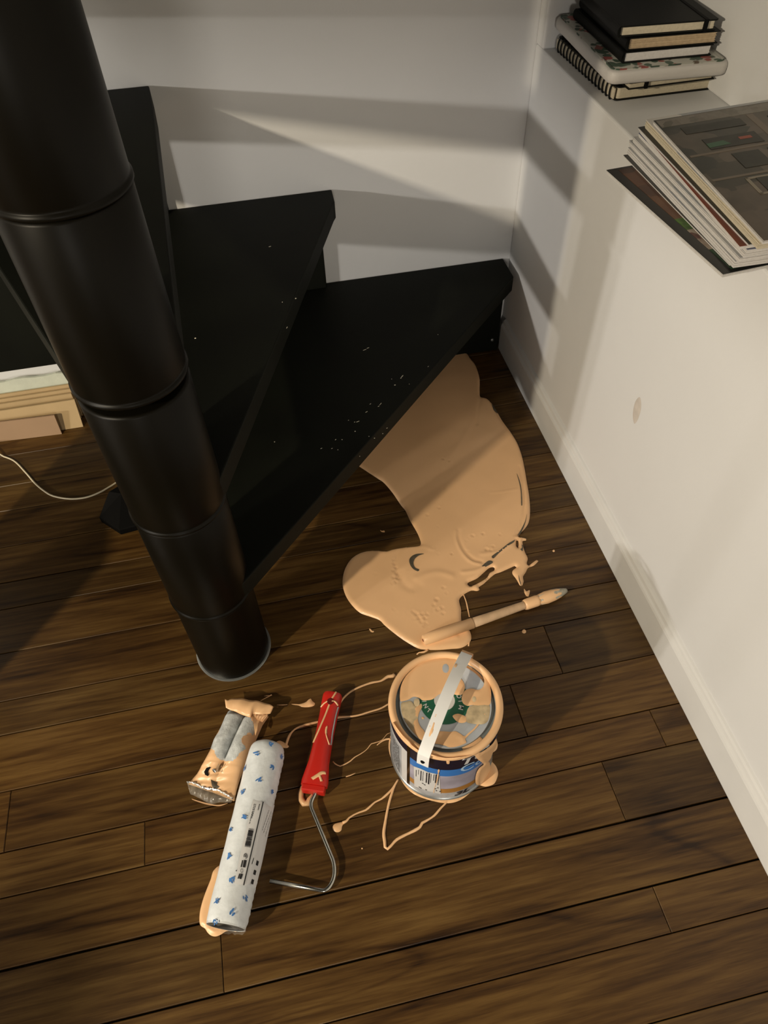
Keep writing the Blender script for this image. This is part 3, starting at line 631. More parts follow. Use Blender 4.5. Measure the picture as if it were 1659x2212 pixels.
# strap handle: flat strip arching over the lid from ear to ear
d0 = np.array([.054, .070]); d0 /= np.linalg.norm(d0); d1 = np.array([-.0505, -.0700]); d1 /= np.linalg.norm(d1)
ear = lambda d, r, z: np.array([KX+d[0]*r, KY+d[1]*r, z])
e0 = ear(d0, .0868, .1795); e1 = ear(d1, .0868, .1785)
ax_ = e1[:2]-e0[:2]; ax_ /= np.linalg.norm(ax_); sd = np.array([-ax_[1], ax_[0], 0.0])
path = []
for i in range(33):
    t = i/32; p = e0*(1-t)+e1*t; path.append(np.array([p[0], p[1], p[2]+.024*math.sin(math.pi*t)**.8]))
path = [ear(d0, .0882, .158), ear(d0, .0878, .170)]+path+[ear(d1, .0880, .168), ear(d1, .0890, .149)]
hw, th = .0088, .0016; V = []
for i, p in enumerate(path):
    t = path[min(i+1, len(path)-1)]-path[max(i-1, 0)]; t /= np.linalg.norm(t); nn = np.cross(sd, t); nn *= (1 if nn[2] > 0 or abs(nn[2]) < .3 else -1)
    if i and nn @ last < 0: nn = -nn
    last = nn
    for (a, bq) in ((-1, 0), (-1, 1), (-.72, 1), (-.66, .45), (.66, .45), (.72, 1), (1, 1), (1, 0)):
        V.append(p+sd*hw*a+nn*th*(bq-.5))
n = 8; m_ = len(path)
F = [(i*n+k, i*n+(k+1) % n, (i+1)*n+(k+1) % n, (i+1)*n+k) for i in range(m_-1) for k in range(n)]+[tuple(range(n))[::-1], tuple((m_-1)*n+k for k in range(n))]
fm = [1 if (fi//n) < 3 else 0 for fi in range(len(F))]
hd = mesh('handle_strap', V, F, WHITEP, can, mats=[WHITEP, PAINTD], fm=fm); auto_smooth(hd, 40)
def onstrap(t, a, h):
    i = t*(m_-1); j = min(int(i), m_-2); q = i-j; p = path[j]*(1-q)+path[j+1]*q; tt = path[j+1]-path[j]; tt /= np.linalg.norm(tt); nn = np.cross(sd, tt); nn *= 1 if nn[2] > 0 else -1
    return tuple(p+sd*hw*a+nn*(th*.5+h))
blob('dribble', [(.55*.12, -.0045), (.64*.12, -.0025), (.70*.12, .0005), (.745*.12, .004), (.78*.12, .0055), (.80*.12, .002), (.775*.12, -.001), (.74*.12, -.0035), (.75*.12, -.0065), (.73*.12, -.0068), (.715*.12, -.004), (.66*.12, -.0048), (.60*.12, -.0062)],
     PAINT, hd, T=.0014, w=.0025, step=.002, cs=.0015, place=lambda u, v, h: onstrap(u/.12, -v/hw*sgn_s, h), z0=-.0003) if False else None
for pts in ([(.62, .15), (.66, .30), (.70, .28), (.735, .05), (.765, -.1), (.80, -.12), (.83, .12), (.815, .35), (.78, .40), (.75, .35), (.70, .5), (.66, .48)], [(.225, .55), (.245, .45), (.265, .55), (.268, .9), (.24, .98), (.222, .85)], [(.755, .55), (.77, .6), (.785, .75), (.77, .82), (.755, .7)]):
    blob('dribble', [(t*.2, a*hw) for t, a in pts], PAINT, hd, T=.0013, w=.002, step=.002, cs=.0012, place=lambda u, v, h: onstrap(u/.2, -v/hw, h), z0=-.0004)
b = MB(); q = path[-1]*.35+path[-2]*.65; b.lathe([(.0034, 0), (.0030, .0012)], q+np.array([ax_[0], ax_[1], 0])*.0006, (ax_[0], ax_[1], .35), n=16, cap=(True, True)); b.build('rivet', BLACK, hd)
# paint creeping out around the foot of the tin
ringp = []
for i in range(60):
    a = 2*math.pi*i/60; r = KR+.003+.0022*math.sin(3*a+1)+.0015*math.sin(7*a); ringp.append((KX+r*math.cos(a), KY+r*math.sin(a)))
o = blob('paint_spill', ringp, PAINT, None, T=.0024, w=.004, step=.006, cs=.003, holes=[[(KX+(KR-.006)*math.cos(a), KY+(KR-.006)*math.sin(a)) for a in np.linspace(0, 6.283, 49)[:-1]]]); tag(o, 'narrow ring of peach paint seeping out around the foot of the can', 'paint spill')
o = spill('paint_spill', [c2(*p) for p in [(1420,545),(1490,580),(1540,640),(1565,720),(1552,800),(1512,880),(1450,912),(1380,925),(1330,912),(1262,892),(1240,850),(1300,760),(1380,640)]], 'round flat pool of peach paint bulging from the front right foot of the can', T=.003, w=.006)
o = spill('paint_spill', [c2(*p) for p in [(1525,225),(1550,270),(1560,330),(1545,390),(1500,430),(1465,440),(1440,380),(1470,280)]], 'small rounded peach pool just behind the right side of the can', T=.003, w=.005)
driz([(925,1404),(915,1409),(905,1410),(900,1414)], [.004,.005,.003,.002], 'ragged peach strand joining the puddle to the back left of the can rim')

# ------------------------------------------------------------------ long paint brush
br = tag(empty('round_paint_brush', (-.33, -.80, 0)), 'long round paint brush with pale wooden handle, its rear end sunk in the puddle', 'paint brush')
p0 = np.array([*at(914, 1384, .012), .0135]); p1 = np.array([*at(1224, 1276, .008), .0095]); axb = (p1-p0)/np.linalg.norm(p1-p0); LB = np.linalg.norm(p1-p0)
b = MB(); b.lathe([(.0070, .0), (.0102, .002), (.0106, .03), (.0100, .098)], p0, axb, n=24, cap=(True, True)); o = b.build('coated_end', PAINT, br, True); tag(o, 'handle end thickly coated in peach paint')
b = MB(); b.lathe([(.0092, .098), (.0090, .12), (.0082, .16), (.0076, .20), (.0076, .215)], p0, axb, n=24, cap=(True, True)); b.build('handle', HANDLEW, br, True)
b = MB(); b.lathe([(.0092, .205), (.0104, .209), (.0108, .230), (.0098, .236)], p0, axb, n=24, cap=(True, True)); b.build('ferrule', PAINT, br, True)
LBm = LB-.234
b = MB(); b.lathe([(.0098, .235), (.0116, .235+LBm*.25), (.0108, .235+LBm*.55), (.0076, .235+LBm*.8), (.0042, .235+LBm*.97), (.0010, .235+LBm)], p0, axb, n=24, cap=(True, True)); bri = b.build('bristles', BRISTLE, br, True)
e1b, e2b = frame(axb)
b = MB(); prof_ = [(.0100, .235), (.0120, .235+LBm*.25), (.0112, .235+LBm*.5), (.0098, .235+LBm*.64), (.0088, .235+LBm*.70)]
V = []; nb = 14
for (r, h) in prof_:
    for k in range(nb):
        a = math.radians(-20+200*k/(nb-1)); V.append(p0+axb*(h+.003*math.sin(k*1.7))+(r)*(math.cos(a)*e1b*-1+math.sin(a)*e2b))
mesh('bristle_paint', V, [(i*nb+k, i*nb+k+1, (i+1)*nb+k+1, (i+1)*nb+k) for i in range(len(prof_)-1) for k in range(nb-1)], PAINT, br, True)
b = MB(); b.lathe([(.0030, -.0006), (.0024, -.0008)], p0+np.array([0, 0, 0.0]), axb, n=14, cap=(True, True)); b.build('hanging_hole', REDD, br)

# ------------------------------------------------------------------ roller frame with the red handle
rf = tag(empty('paint_roller', (-.61, -.96, 0)), 'paint roller frame with red plastic handle and bent steel rod, no sleeve on it', 'roller frame')
g0 = np.array([*at(719, 1499, .018), .0]); g1 = np.array([*at(679, 1700, .012), .0]); axg = (g1-g0)/np.linalg.norm(g1-g0); LG = np.linalg.norm(g1-g0); sg = np.array([-axg[1], axg[0], 0]); 
sec = [(0, .0150, .0125), (.02, .0165, .0138), (.06, .0165, .0140), (.25, .0155, .0142), (.45, .0150, .0145), (.62, .0158, .0150), (.76, .0168, .0150), (.88, .0198, .0135), (.955, .0215, .0120), (1.0, .0212, .0112)]
V = []; ng = 28
for (t, a, bz) in sec:
    for k in range(ng):
        q = 2*math.pi*k/ng; cx_, cz_ = math.cos(q), math.sin(q); ex = .8
        V.append(g0+axg*LG*t+sg*a*abs(cx_)**ex*np.sign(cx_)+np.array([0, 0, .0155+bz*abs(cz_)**ex*np.sign(cz_)]))
F = [(i*ng+k, i*ng+(k+1) % ng, (i+1)*ng+(k+1) % ng, (i+1)*ng+k) for i in range(len(sec)-1) for k in range(ng)]+[tuple(range(ng))[::-1], tuple((len(sec)-1)*ng+k for k in range(ng))]
grip = mesh('grip', V, F, RED, rf); auto_smooth(grip, 50)
def ongrip(t, a, h=0.0):
    A = np.interp(t, [s[0] for s in sec], [s[1] for s in sec]); B = np.interp(t, [s[0] for s in sec], [s[2] for s in sec]); a = max(-.985, min(.985, a)); cx_ = abs(a)**(1/.8); cz_ = math.sqrt(max(0, 1-cx_*cx_))**.8
    p = g0+axg*LG*t+sg*A*a*(1+h/A); return (p[0], p[1], .0155+B*cz_+h)
def gripline(name, pts, w_, mat):
    P = smooth_curve([(t*LG, a) for t, a in pts], False, .003); n = len(P); V = []
    for i in range(n):
        ws = w_*(.5+.5*math.sin(math.pi*min(1, max(.12, i/(n-1)))))if False else w_
        t = P[i][0]/LG; A = .016
        d = P[min(i+1, n-1)]-P[max(i-1, 0)]; dx, dy = d[0], d[1]*A; L = math.hypot(dx, dy)+1e-9; nx, ny = -dy/L, dx/L
        for s, hh in ((-1, .0001), (-.5, .0011), (.5, .0011), (1, .0001)): V.append(ongrip(t+nx*s*ws/2/LG, P[i][1]+ny*s*ws/2/A, hh))
    mesh(name, V, [(i*4+k, i*4+k+1, i*4+4+k+1, i*4+4+k) for i in range(n-1) for k in range(3)], mat, grip, True)
sv = 1 if (at(740, 1600)[0]-at(700, 1600)[0])*sg[0] > 0 else -1   # +1 when +a is to the right of the picture
G = lambda L: [(t, a*sv) for t, a in L]
gripline('paint_thread', G([(.0, .42), (.05, .25), (.085, .12)]), .0028, PAINT)
gripline('paint_thread', G([(.16, -.02), (.28, -.22), (.40, -.48), (.50, -.72), (.58, -.93)]), .0030, PAINT)
gripline('paint_thread', G([(.115, .16), (.115, .5), (.145, .85)]), .0028, PAINT)
gripline('paint_thread', G([(.125, -.28), (.15, -.6), (.185, -.9)]), .0022, PAINT)
gripline('paint_thread', G([(.40, .22), (.44, .20), (.49, .30), (.55, .60), (.585, .80)]), .0018, PAINT)
gripline('paint_thread', G([(.41, .20), (.44, .20), (.48, .28)]), .0034, PAINT)
gripline('paint_thread', G([(.955, -.18), (.92, .15), (.885, .48), (.875, .75)]), .0045, PAINT)
gripline('paint_thread', G([(.91, .32), (.94, .45), (.965, .55)]), .0030, PAINT)
gripline('sticker_strip', G([(.16, .90), (.26, .86), (.40, .88), (.58, .93)]), .0018, LGREY)
b = MB(); hp = ongrip(.12, .02*sv, .0002); b.lathe([(.0058, -.0006), (.0056, .0005)], (hp[0], hp[1], hp[2]-.0002), axz, n=24, cap=(True, True)); b.build('hanging_hole', REDD, grip)
b = MB(); T_ = lambda v: tuple(g0+axg*v[0]+sg*v[1]+np.array([0, 0, v[2]]))
b.box(LG*.998, LG+.010, -.0185, .0185, .0045, .0235, T_); bevel(b.build('collar', RED, rf), .002)
rp = [(*at(683, 1700, .014), .014), (*at(681, 1713, .014), .014), (*at(669.5, 1738, .013), .013), (*at(722.5, 1866, .011), .011), (*at(722, 1898, .010), .010), (*at(706, 1925, .010), .010), (*at(583, 1903, .014), .014)]
def fillet(P, r=.010, n=6):
    P = [np.array(p, float) for p in P]; out = [P[0]]
    for i in range(1, len(P)-1):
        a, b_, c_ = P[i-1], P[i], P[i+1]; u = (a-b_)/np.linalg.norm(a-b_); v = (c_-b_)/np.linalg.norm(c_-b_); rr = min(r, .45*np.linalg.norm(a-b_), .45*np.linalg.norm(c_-b_))
        for k in range(n+1): t = k/n; out.append((b_+u*rr)*(1-t)**2+2*b_*t*(1-t)+(b_+v*rr)*t*t)
    return out+[P[-1]]
b = MB(); b.tube(fillet(rp), .0033, 14); b.build('rod', STEEL, rf, True)
b = MB(); P_ = fillet(rp)[:4]; b.tube([P_[0]+(P_[1]-P_[0])*.15, P_[0]+(P_[1]-P_[0])*.9], [.0052, .0040], 12); b.build('rod_paint', PAINT, rf, True)

# ------------------------------------------------------------------ wrapped roller sleeve
RR = .0290
r0 = np.array([*at(580, 1612, RR), RR+.001]); r1 = np.array([*at(488, 2003, RR), RR+.001]); axr = (r1-r0)/np.linalg.norm(r1-r0); LR = np.linalg.norm(r1-r0)
rl = tag(empty('roller_sleeve', (float(r0[0]), float(r0[1]), 0)), 'long white paint roller sleeve still wrapped in printed plastic, a sticker along it', 'roller sleeve')
prof_ = [(.017, -.004), (.0240, .000), (.0270, .006), (.0284, .014), (RR, .025), (RR, LR*.5), (RR, LR-.02), (.0284, LR-.006), (.0270, LR)]
V = []; nr = 64; e1r, e2r = frame(axr); hs_ = np.concatenate([np.linspace(-.004, .03, 12), np.linspace(.036, LR-.02, 70), np.linspace(LR-.016, LR, 7)])
ph = [p[1] for p in prof_]; prr = [p[0] for p in prof_]
nrs = np.random.RandomState(4)
def rrad(h): return np.interp(h, ph, prr)
for h in hs_:
    for k in range(nr):
        a = 2*math.pi*k/nr; cz = math.cos(a)*e1r[2]+math.sin(a)*e2r[2]
        wr_ = .0005*math.sin(h*620+2.5*math.sin(a*2))*max(0, math.sin(a*1.0+2.2))+.0002*math.sin(h*140+a*5)
        r_ = rrad(h)+wr_; q = r0+axr*h+r_*(math.cos(a)*e1r+math.sin(a)*e2r); q[2] = max(q[2], .0006); V.append(q)
n = nr; F = [(i*n+k, i*n+(k+1) % n, (i+1)*n+(k+1) % n, (i+1)*n+k) for i in range(len(hs_)-1) for k in range(n)]+[tuple(range(n))[::-1]]
slv = mesh('sleeve', V, F, FLEECE, rl, True)
b = MB(); b.lathe([(.0268, LR-.0005), (.0240, LR-.001), (.0233, LR-.004), (.0233, LR-.03), (.001, LR-.03)], r0, axr, n=40); b.build('core', plain('dark_core', (.02, .018, .016), .6), rl, True)
b = MB(); b.lathe([(.0165, -.0046), (.0150, -.0046)], r0, axr, n=40, cap=(True, True)); b.build('end_opening', BLACK, rl)
# frayed film edge at the lower end
V = []; n = 40
for k in range(n+1):
    a = 2*math.pi*k/n; j = nrs.uniform(0, .004)
    for (r_, h) in ((.0275, LR-.003), (.0277+nrs.uniform(-.0015, .002), LR+j+.001)): 
        q = r0+axr*h+r_*(math.cos(a)*e1r+math.sin(a)*e2r); q[2] = max(q[2], .0008); V.append(q)
mesh('film_edge', V, [(2*i, 2*i+2, 2*i+3, 2*i+1) for i in range(n)], FILM, rl, True)
def onr(px): a, v = on_cyl(px, r0, axr, RR+.001); return (a*RR, v)
def prl(off=.0):
    def f(u, v, h): a = u/RR; q = r0+axr*v+(RR+.0012+h+off)*(math.cos(a)*e1r+math.sin(a)*e2r); return tuple(q)
    return f
c6 = lambda x, y: (370+x*.2712, 1460+y*.2712)
stick = blob('sticker', [onr(c6(*p)) for p in [(650,985),(735,1003),(822,1030),(815,1060),(720,1500),(672,1690),(575,1668),(500,1655),(520,1560),(600,1200)]], plain('sticker_paper', (.78, .79, .81), .5), rl, T=.0002, w=.001, step=.006, cs=.005, place=prl(), z0=0, curved=False)
pr = MB(); f = prl(.0007)
def strip(p, q, wm, m=pr, seg=14):
    A, B = np.array(onr(p)), np.array(onr(q)); d = B-A; d /= np.linalg.norm(d)+1e-9; nn = np.array([-d[1], d[0]])*wm/2; V = []
    for i in range(seg+1):
        c_ = A+(B-A)*i/seg; V += [f(*(c_-nn), 0), f(*(c_+nn), 0)]
    m.add(V, [(2*i, 2*i+1, 2*i+3, 2*i+2) for i in range(seg)])
strip(c6(731,1003), c6(575,1668), .0016)
rs = random.Random(2)
# barcode
A = [c6(618,1216), c6(656,1224)]; B = [c6(583,1362), c6(628,1370)]
t = 0.0
while t < 1:
    w1 = rs.choice([.008, .016, .03]); P = [tuple(np.array(A[i])*(1-t)+np.array(B[i])*t) for i in (0, 1)]; strip(P[0], P[1], w1*.043, seg=3); t += w1+rs.choice([.015, .028])
# text columns and icons
for (x0, y0, x1, y1, wd) in [(702,1022,690,1070,.0012), (672,1022,640,1135,.0007), (661,1020,622,1180,.0007), (648,1090,628,1150,.0005), (800,1090,745,1280,.0005), (792,1080,732,1250,.0005), (775,1070,722,1230,.0005)]:
    p, q = np.array(c6(x0, y0)), np.array(c6(x1, y1)); t = 0
    while t < .97:
        L = rs.uniform(.05, .16); strip(tuple(p+(q-p)*t), tuple(p+(q-p)*min(1, t+L)), wd, seg=2); t += L+.03
strip(c6(590,1468), c6(578,1526), .0036, seg=3); strip(c6(568,1470), c6(556,1524), .0015, seg=3); strip(c6(562,1578), c6(548,1618), .0030, seg=3); strip(c6(545,1576), c6(532,1616), .0014, seg=3)
for (x, y) in [(684,1492), (664,1566), (646,1640)]: strip(c6(x+3, y-18), c6(x-6, y+18), .0046, seg=3)
strip(c6(655,1450), c6(640,1500), .0010, seg=2); strip(c6(520,1546), c6(516,1558), .0010, seg=2)
for k in range(12):
    a, a2 = 2*math.pi*k/12, 2*math.pi*(k+1)/12
    if k not in (3, 4): strip(c6(591+13*math.cos(a), 1436+20*math.sin(a)), c6(591+13*math.cos(a2), 1436+20*math.sin(a2)), .0008, seg=1)
    strip(c6(561+9*math.cos(a), 1553+16*math.sin(a)), c6(561+9*math.cos(a2), 1553+16*math.sin(a2)), .0005, seg=1)
strip(c6(590,1424), c6(592,1448), .0010, seg=1)
pr.build('sticker_print', INK, stick)
# blue flower motifs printed on the wrapping
f = prl(.0004)
for (x, y) in [(678,620), (878,638), (806,728), (698,828), (585,735), (804,925), (568,925), (580,1120), (472,1222), (460,1435), (356,1548), (362,1790), (592,1770), (488,1880), (350,1968), (790,545), (484,1625)]:
    pr = MB(); u, v = onr(c6(x, y)); a = rs.uniform(0, 6.28); nk = rs.choice([3, 4, 4])
    for k in range(nk):
        a += 6.28/nk+rs.uniform(-.5, .5); d = rs.uniform(.0008, .0036); cu, cv = u+d*math.cos(a), v+d*math.sin(a); a2 = rs.uniform(0, 3.1); L, w_ = rs.uniform(.0022, .0036), rs.uniform(.0009, .0015)
        P = [(cu+L*math.cos(q)*math.cos(a2)-w_*math.sin(q)*math.sin(a2), cv+L*math.cos(q)*math.sin(a2)+w_*math.sin(q)*math.cos(a2)) for q in np.linspace(0, 6.28, 9)[:-1]]
        pr.add([f(p[0], p[1], 0) for p in P], [tuple(range(8))])
    pr.build('motif', INKB, rl)

# ------------------------------------------------------------------ packet of two mini rollers, smeared with paint
pk = tag(empty('roller_packet', (-.76, -.94, 0)), 'clear packet of two short grey foam rollers, smeared with peach paint, beside the wrapped sleeve', 'roller packet')
c4 = lambda x, y: (380+x*.15672, 1480+y*.15672)
# centre line and half widths along the packet (left edge, right edge) in the photograph, on its mid height
ed = [((700,330),(1265,400),.012), ((660,420),(1180,520),.026), ((590,600),(1110,680),.030), ((500,760),(1060,800),.031), ((450,900),(1000,930),.030), ((380,1020),(960,1050),.027), ((318,1110),(915,1150),.021), ((270,1190),(870,1260),.014), ((200,1270),(825,1400),.009), ((150,1335),(785,1570),.005)]
nu, nv = 46, 90; V = []; L_ = np.array([at(*c4(*e[0]), .012) for e in ed]); R_ = np.array([at(*c4(*e[1]), .012) for e in ed]); Hh = np.array([e[2] for e in ed]); ts = np.linspace(0, 1, len(ed))
for j in range(nv):
    t = j/(nv-1); lx = np.array([np.interp(t, ts, L_[:, k]) for k in (0, 1)]); rx = np.array([np.interp(t, ts, R_[:, k]) for k in (0, 1)]); hh = np.interp(t, ts, Hh)
    for i in range(nu):
        s = i/(nu-1); p = lx+(rx-lx)*s
        two = max(0, 1-((s-.27)/.25)**2)**.5 if s < .52 else max(0, 1-((s-.76)/.25)**2)**.5
        z = .0015+hh*(.30*math.sin(math.pi*s)**.5+.70*two*min(1, (1-t)*3.0)+.30*(1-min(1, (1-t)*3.0))*math.sin(math.pi*s)) if 0 < s < 1 else .0012
        z += .0009*math.sin(s*17+t*23)*math.sin(math.pi*s)+.0008*math.sin(t*60+s*6)*math.sin(math.pi*s)*(t > .62)
        V.append((p[0], p[1], max(.0012, z)))
F = [(j*nu+i, j*nu+i+1, (j+1)*nu+i+1, (j+1)*nu+i) for j in range(nv-1) for i in range(nu-1)]
win = [c4(*p) for p in [(700,330),(900,400),(1030,450),(1060,500),(1090,620),(1060,690),(1010,640),(960,690),(905,740),(910,790),(960,840),(960,880),(880,930),(830,1010),(780,1045),(700,1050),(620,1030),(570,1000),(540,940),(530,905),(480,870),(472,810),(510,760),(590,640),(650,450)]]
def proj(p):
    q = np.array(p)-CAM; a, b_, c_ = q @ RW[0], q @ RW[1], q @ RW[2]; return (829.5+FPX*a/c_, 1106-FPX*b_/c_)
cen = np.array([proj(np.mean([V[i] for i in fc], axis=0)) for fc in F]); iw = inside(cen, win)
body = mesh('film_body', V, F, PAINT, pk, True, mats=[PAINT, FOAM], fm=[1 if q else 0 for q in iw])
def onpk(px, h=.0):   # rough height of the packet's top under a sight line
    z = .02
    for _ in range(6):
        u = at(px[0], px[1], z); D = [(v[0]-u[0])**2+(v[1]-u[1])**2 for v in V]; z = V[int(np.argmin(D))][2]
    u = at(px[0], px[1], z+h); return (u[0], u[1], z+h)
def pkpatch(name, pts, mat, h=.0012):
    P = [onpk(c4(*p), h) for p in pts]; c_ = np.mean(P, axis=0); n = len(P); mesh(name, P+[tuple(c_+np.array([0, 0, .0008]))], [(i, (i+1) % n, n) for i in range(n)], mat, pk, True)
pkpatch('paint_dab', [(905,740),(930,700),(970,690),(1010,710),(1012,760),(985,810),(950,838),(915,800)], PAINTD)
pkpatch('paint_dab', [(1055,400),(1160,430),(1165,480),(1130,530),(1120,620),(1095,700),(1085,640),(1070,520),(1045,450)], PAINT, .0016)
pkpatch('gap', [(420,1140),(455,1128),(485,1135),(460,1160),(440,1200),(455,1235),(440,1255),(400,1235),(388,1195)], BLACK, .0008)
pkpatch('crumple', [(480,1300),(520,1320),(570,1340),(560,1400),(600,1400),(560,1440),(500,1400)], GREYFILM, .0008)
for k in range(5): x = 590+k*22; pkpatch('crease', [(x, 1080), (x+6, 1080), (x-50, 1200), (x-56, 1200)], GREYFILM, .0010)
pkpatch('glint', [(500,1160),(530,1150),(550,1180),(540,1215),(510,1190)], STEEL, .0014)
# flared sealed end, painted over
def sheet(name, top, bot, mat, z0, z1, n=28, amp=.0012, par=None, mid=None, fr=30, th=.0006):
    A = smooth_curve([at(*c4(*p), z1) for p in top], False, .002); B = smooth_curve([at(*c4(*p), z0) for p in bot], False, .002); V = []
    rows_ = 6
    for j in range(rows_+1):
        t = j/rows_
        for i in range(n+1):
            s = i/n; a = np.array([np.interp(s, np.linspace(0, 1, len(A)), A[:, k]) for k in (0, 1)]); b_ = np.array([np.interp(s, np.linspace(0, 1, len(B)), B[:, k]) for k in (0, 1)])
            p = a*(1-t)+b_*t; V.append((p[0], p[1], max(.0008, z1*(1-t)+z0*t+amp*math.sin(fr*s+3*t)+(mid or 0)*math.sin(math.pi*s)*math.sin(math.pi*t))))
    m = n+1; o = mesh(name, V, [(j*m+i, (j+1)*m+i, (j+1)*m+i+1, j*m+i+1) for j in range(rows_) for i in range(n)], mat, par or pk, True)
    so = o.modifiers.new('solid', 'SOLIDIFY'); so.thickness = th; return o
sheet('seal_end', [(675,190),(720,215),(760,190),(850,180),(1000,200),(1160,225),(1290,265),(1345,300)], [(690,310),(760,345),(900,400),(1030,450),(1050,400),(1170,410),(1240,395),(1300,390)], PAINT, .026, .027, amp=.0014, mid=.004, fr=22)
sheet('seal_side', [(1050,400),(1170,400),(1275,400)], [(1080,500),(1130,490),(1190,510)], PAINTD, .018, .024, mid=.003)
sheet('clear_tail', [(150,1335),(300,1390),(450,1440),(600,1500),(785,1575)], [(200,1500),(340,1570),(480,1640),(600,1620),(760,1620)], FILM, .0012, .006, amp=.0012, mid=.004, fr=40)
gl = sheet('foil_edge', [(150,1330),(250,1340),(380,1400),(560,1430),(700,1500),(785,1560)], [(150,1345),(250,1362),(380,1432),(560,1462),(690,1522),(780,1576)], plain('foil', (.75, .74, .68), .12, metal=.9, var=.4, vscale=160, bump=1.0, bscale=260), .005, .0075, amp=.0014, fr=60)
o = blob('tail_paint', [at(*c4(*p), .001) for p in [(215,1565),(330,1600),(450,1630),(560,1650),(650,1640),(720,1625),(620,1665),(540,1665),(420,1645),(300,1608),(225,1578)]], PAINTD, pk, T=.0008, w=.002, step=.003, cs=.002, z0=.001)

# ------------------------------------------------------------------ ledge: notebooks
def book(name, x, y, rot, w_, d, z0, z1, cov, pages, label, cat='notebook', th=.0022, round_=.0, spine='left', group='notebooks stacked on the ledge', pinset=.003, wavy=0.0):
    """x,y = near-left corner (towards the camera and the room); w_ along x, d along y"""
    r = tag(empty(name, (x, y, z0)), label, cat, group)
    a = math.radians(rot); ca, sa = math.cos(a), math.sin(a)
    T = lambda v: (x+v[0]*ca-v[1]*sa, y+v[0]*sa+v[1]*ca, v[2])
    def rp(x0, x1, y0, y1, rr):
        if rr < .0005: return [(x0, y0), (x1, y0), (x1, y1), (x0, y1)]
        P = []
        for (cx_, cy_, s) in ((x1-rr, y0+rr, -90), (x1-rr, y1-rr, 0), (x0+rr, y1-rr, 90), (x0+rr, y0+rr, 180)):
            for k in range(6): q = math.radians(s+18*k); P.append((cx_+rr*math.cos(q), cy_+rr*math.sin(q)))
        return P
    m = MB(); m.prism(rp(0, w_, 0, d, round_), z0, z0+th, T); o = m.build('back_cover', cov, r); bevel(o, .0006, 1)
    m = MB(); m.prism(rp(0, w_, 0, d, round_), z1-th, z1, T); o = m.build('front_cover', cov, r); bevel(o, .0006, 1)
    # page block: finely layered edge
    m = MB(); nl = max(3, int((z1-z0-2*th)/.0011)); rs = random.Random(int(x*1e4)+nl)
    for k in range(nl):
        za = z0+th+(z1-z0-2*th)*k/nl; zb = z0+th+(z1-z0-2*th)*(k+1)/nl; i = rs.uniform(0, .0007)+wavy*abs(math.sin(k*1.3))
        m.prism(rp(pinset+.001, w_-pinset-i, pinset+i, d-pinset-i, max(0, round_-.001)), za, zb, T)
    m.build('pages', pages, r)
    if spine == 'left':
        m = MB(); V = []; 
        for k in range(9):
            q = math.radians(90+180*k/8); V.append(((z1-z0)*.30*math.cos(q), (z0+z1)/2+(z1-z0)/2*math.sin(q)))
        n = len(V); P = [T((v[0]+.0012, y_, v[1])) for y_ in (0, d) for v in V]
        m.add(P, [(i, i+1, n+i+1, n+i) for i in range(n-1)]+[tuple(range(n)), tuple(range(n, 2*n))[::-1]]); m.build('spine', cov, r, True)
    return r, T
# spiral notebook at the bottom
b1, T1 = book('spiral_notebook', .030, -.290, 1, .172, .250, ZL+.0004, ZL+.0215, COVERB, PAGE, 'black spiral bound notebook with cream pages, at the bottom of the notebook stack', round_=.006, spine='')
m = MB()
for k in range(17):
    yy = .012+k*.0138; ctr = (ZL*2+.0219)/2
    P = [T1((-.0035+.0055*math.cos(q)*1.0+.003, yy+.0006*math.sin(q), ctr+.0125*math.sin(q))) for q in np.linspace(math.radians(60), math.radians(300), 10)]
    m.tube(P, .0015, 6)
m.build('wire_binding', COVERB, b1, True)
m = MB(); m.box(-.0026, -.0005, .003, .247, ZL+.0032, ZL+.0185, T1); m.build('binding_edge', PAGE, b1)
b2, T2 = book('elastic_notebook', .038, -.311, 2, .150, .245, ZL+.0235, ZL+.0335, COVERB, PAGE, 'thin black notebook closed by an elastic strap, second from the bottom of the notebook stack', th=.0014, spine='')
m = MB(); m.box(.028, .033, -.0012, .246, ZL+.0228, ZL+.0344, T2); m.build('elastic', BLACK, b2)
def floral():
    m, nt, b = nodes('floral_cover'); L = nt.links.new; b.inputs['Roughness'].default_value = .5
    co = coords(nt, (1, 1, 1), False)
    n1 = N(nt, 'ShaderNodeTexVoronoi', inp={'Scale': 75.0, 'Randomness': 1.0}); L(co, n1.inputs['Vector'])
    n2 = N(nt, 'ShaderNodeTexNoise', inp={'Scale': 26.0, 'Detail': 3}); L(co, n2.inputs['Vector'])
    n3 = N(nt, 'ShaderNodeTexNoise', inp={'Scale': 160.0, 'Detail': 2}); L(co, n3.inputs['Vector'])
    mul = N(nt, 'ShaderNodeMath', operation='SUBTRACT'); L(n2.outputs[0], mul.inputs[0]); m2 = N(nt, 'ShaderNodeMath', operation='MULTIPLY', inp={1: .45}); L(n1.outputs['Distance'], m2.inputs[0]); L(m2.outputs[0], mul.inputs[1])
    msk = ramp(nt, mul.outputs[0], [(.26, (0, 0, 0)), (.31, (1, 1, 1))])
    hue = ramp(nt, n1.outputs['Color'], [(.0, (.07, .10, .08)), (.55, (.09, .14, .10)), (.62, (.35, .10, .09)), (1, (.36, .16, .13))])
    mx = N(nt, 'ShaderNodeMixRGB', inp={1: (.55, .55, .50, 1)}); L(msk.outputs[0], mx.inputs[0]); L(hue.outputs[0], mx.inputs[2]); L(mx.outputs[0], b.inputs['Base Color'])
    return m
FLOR = floral()
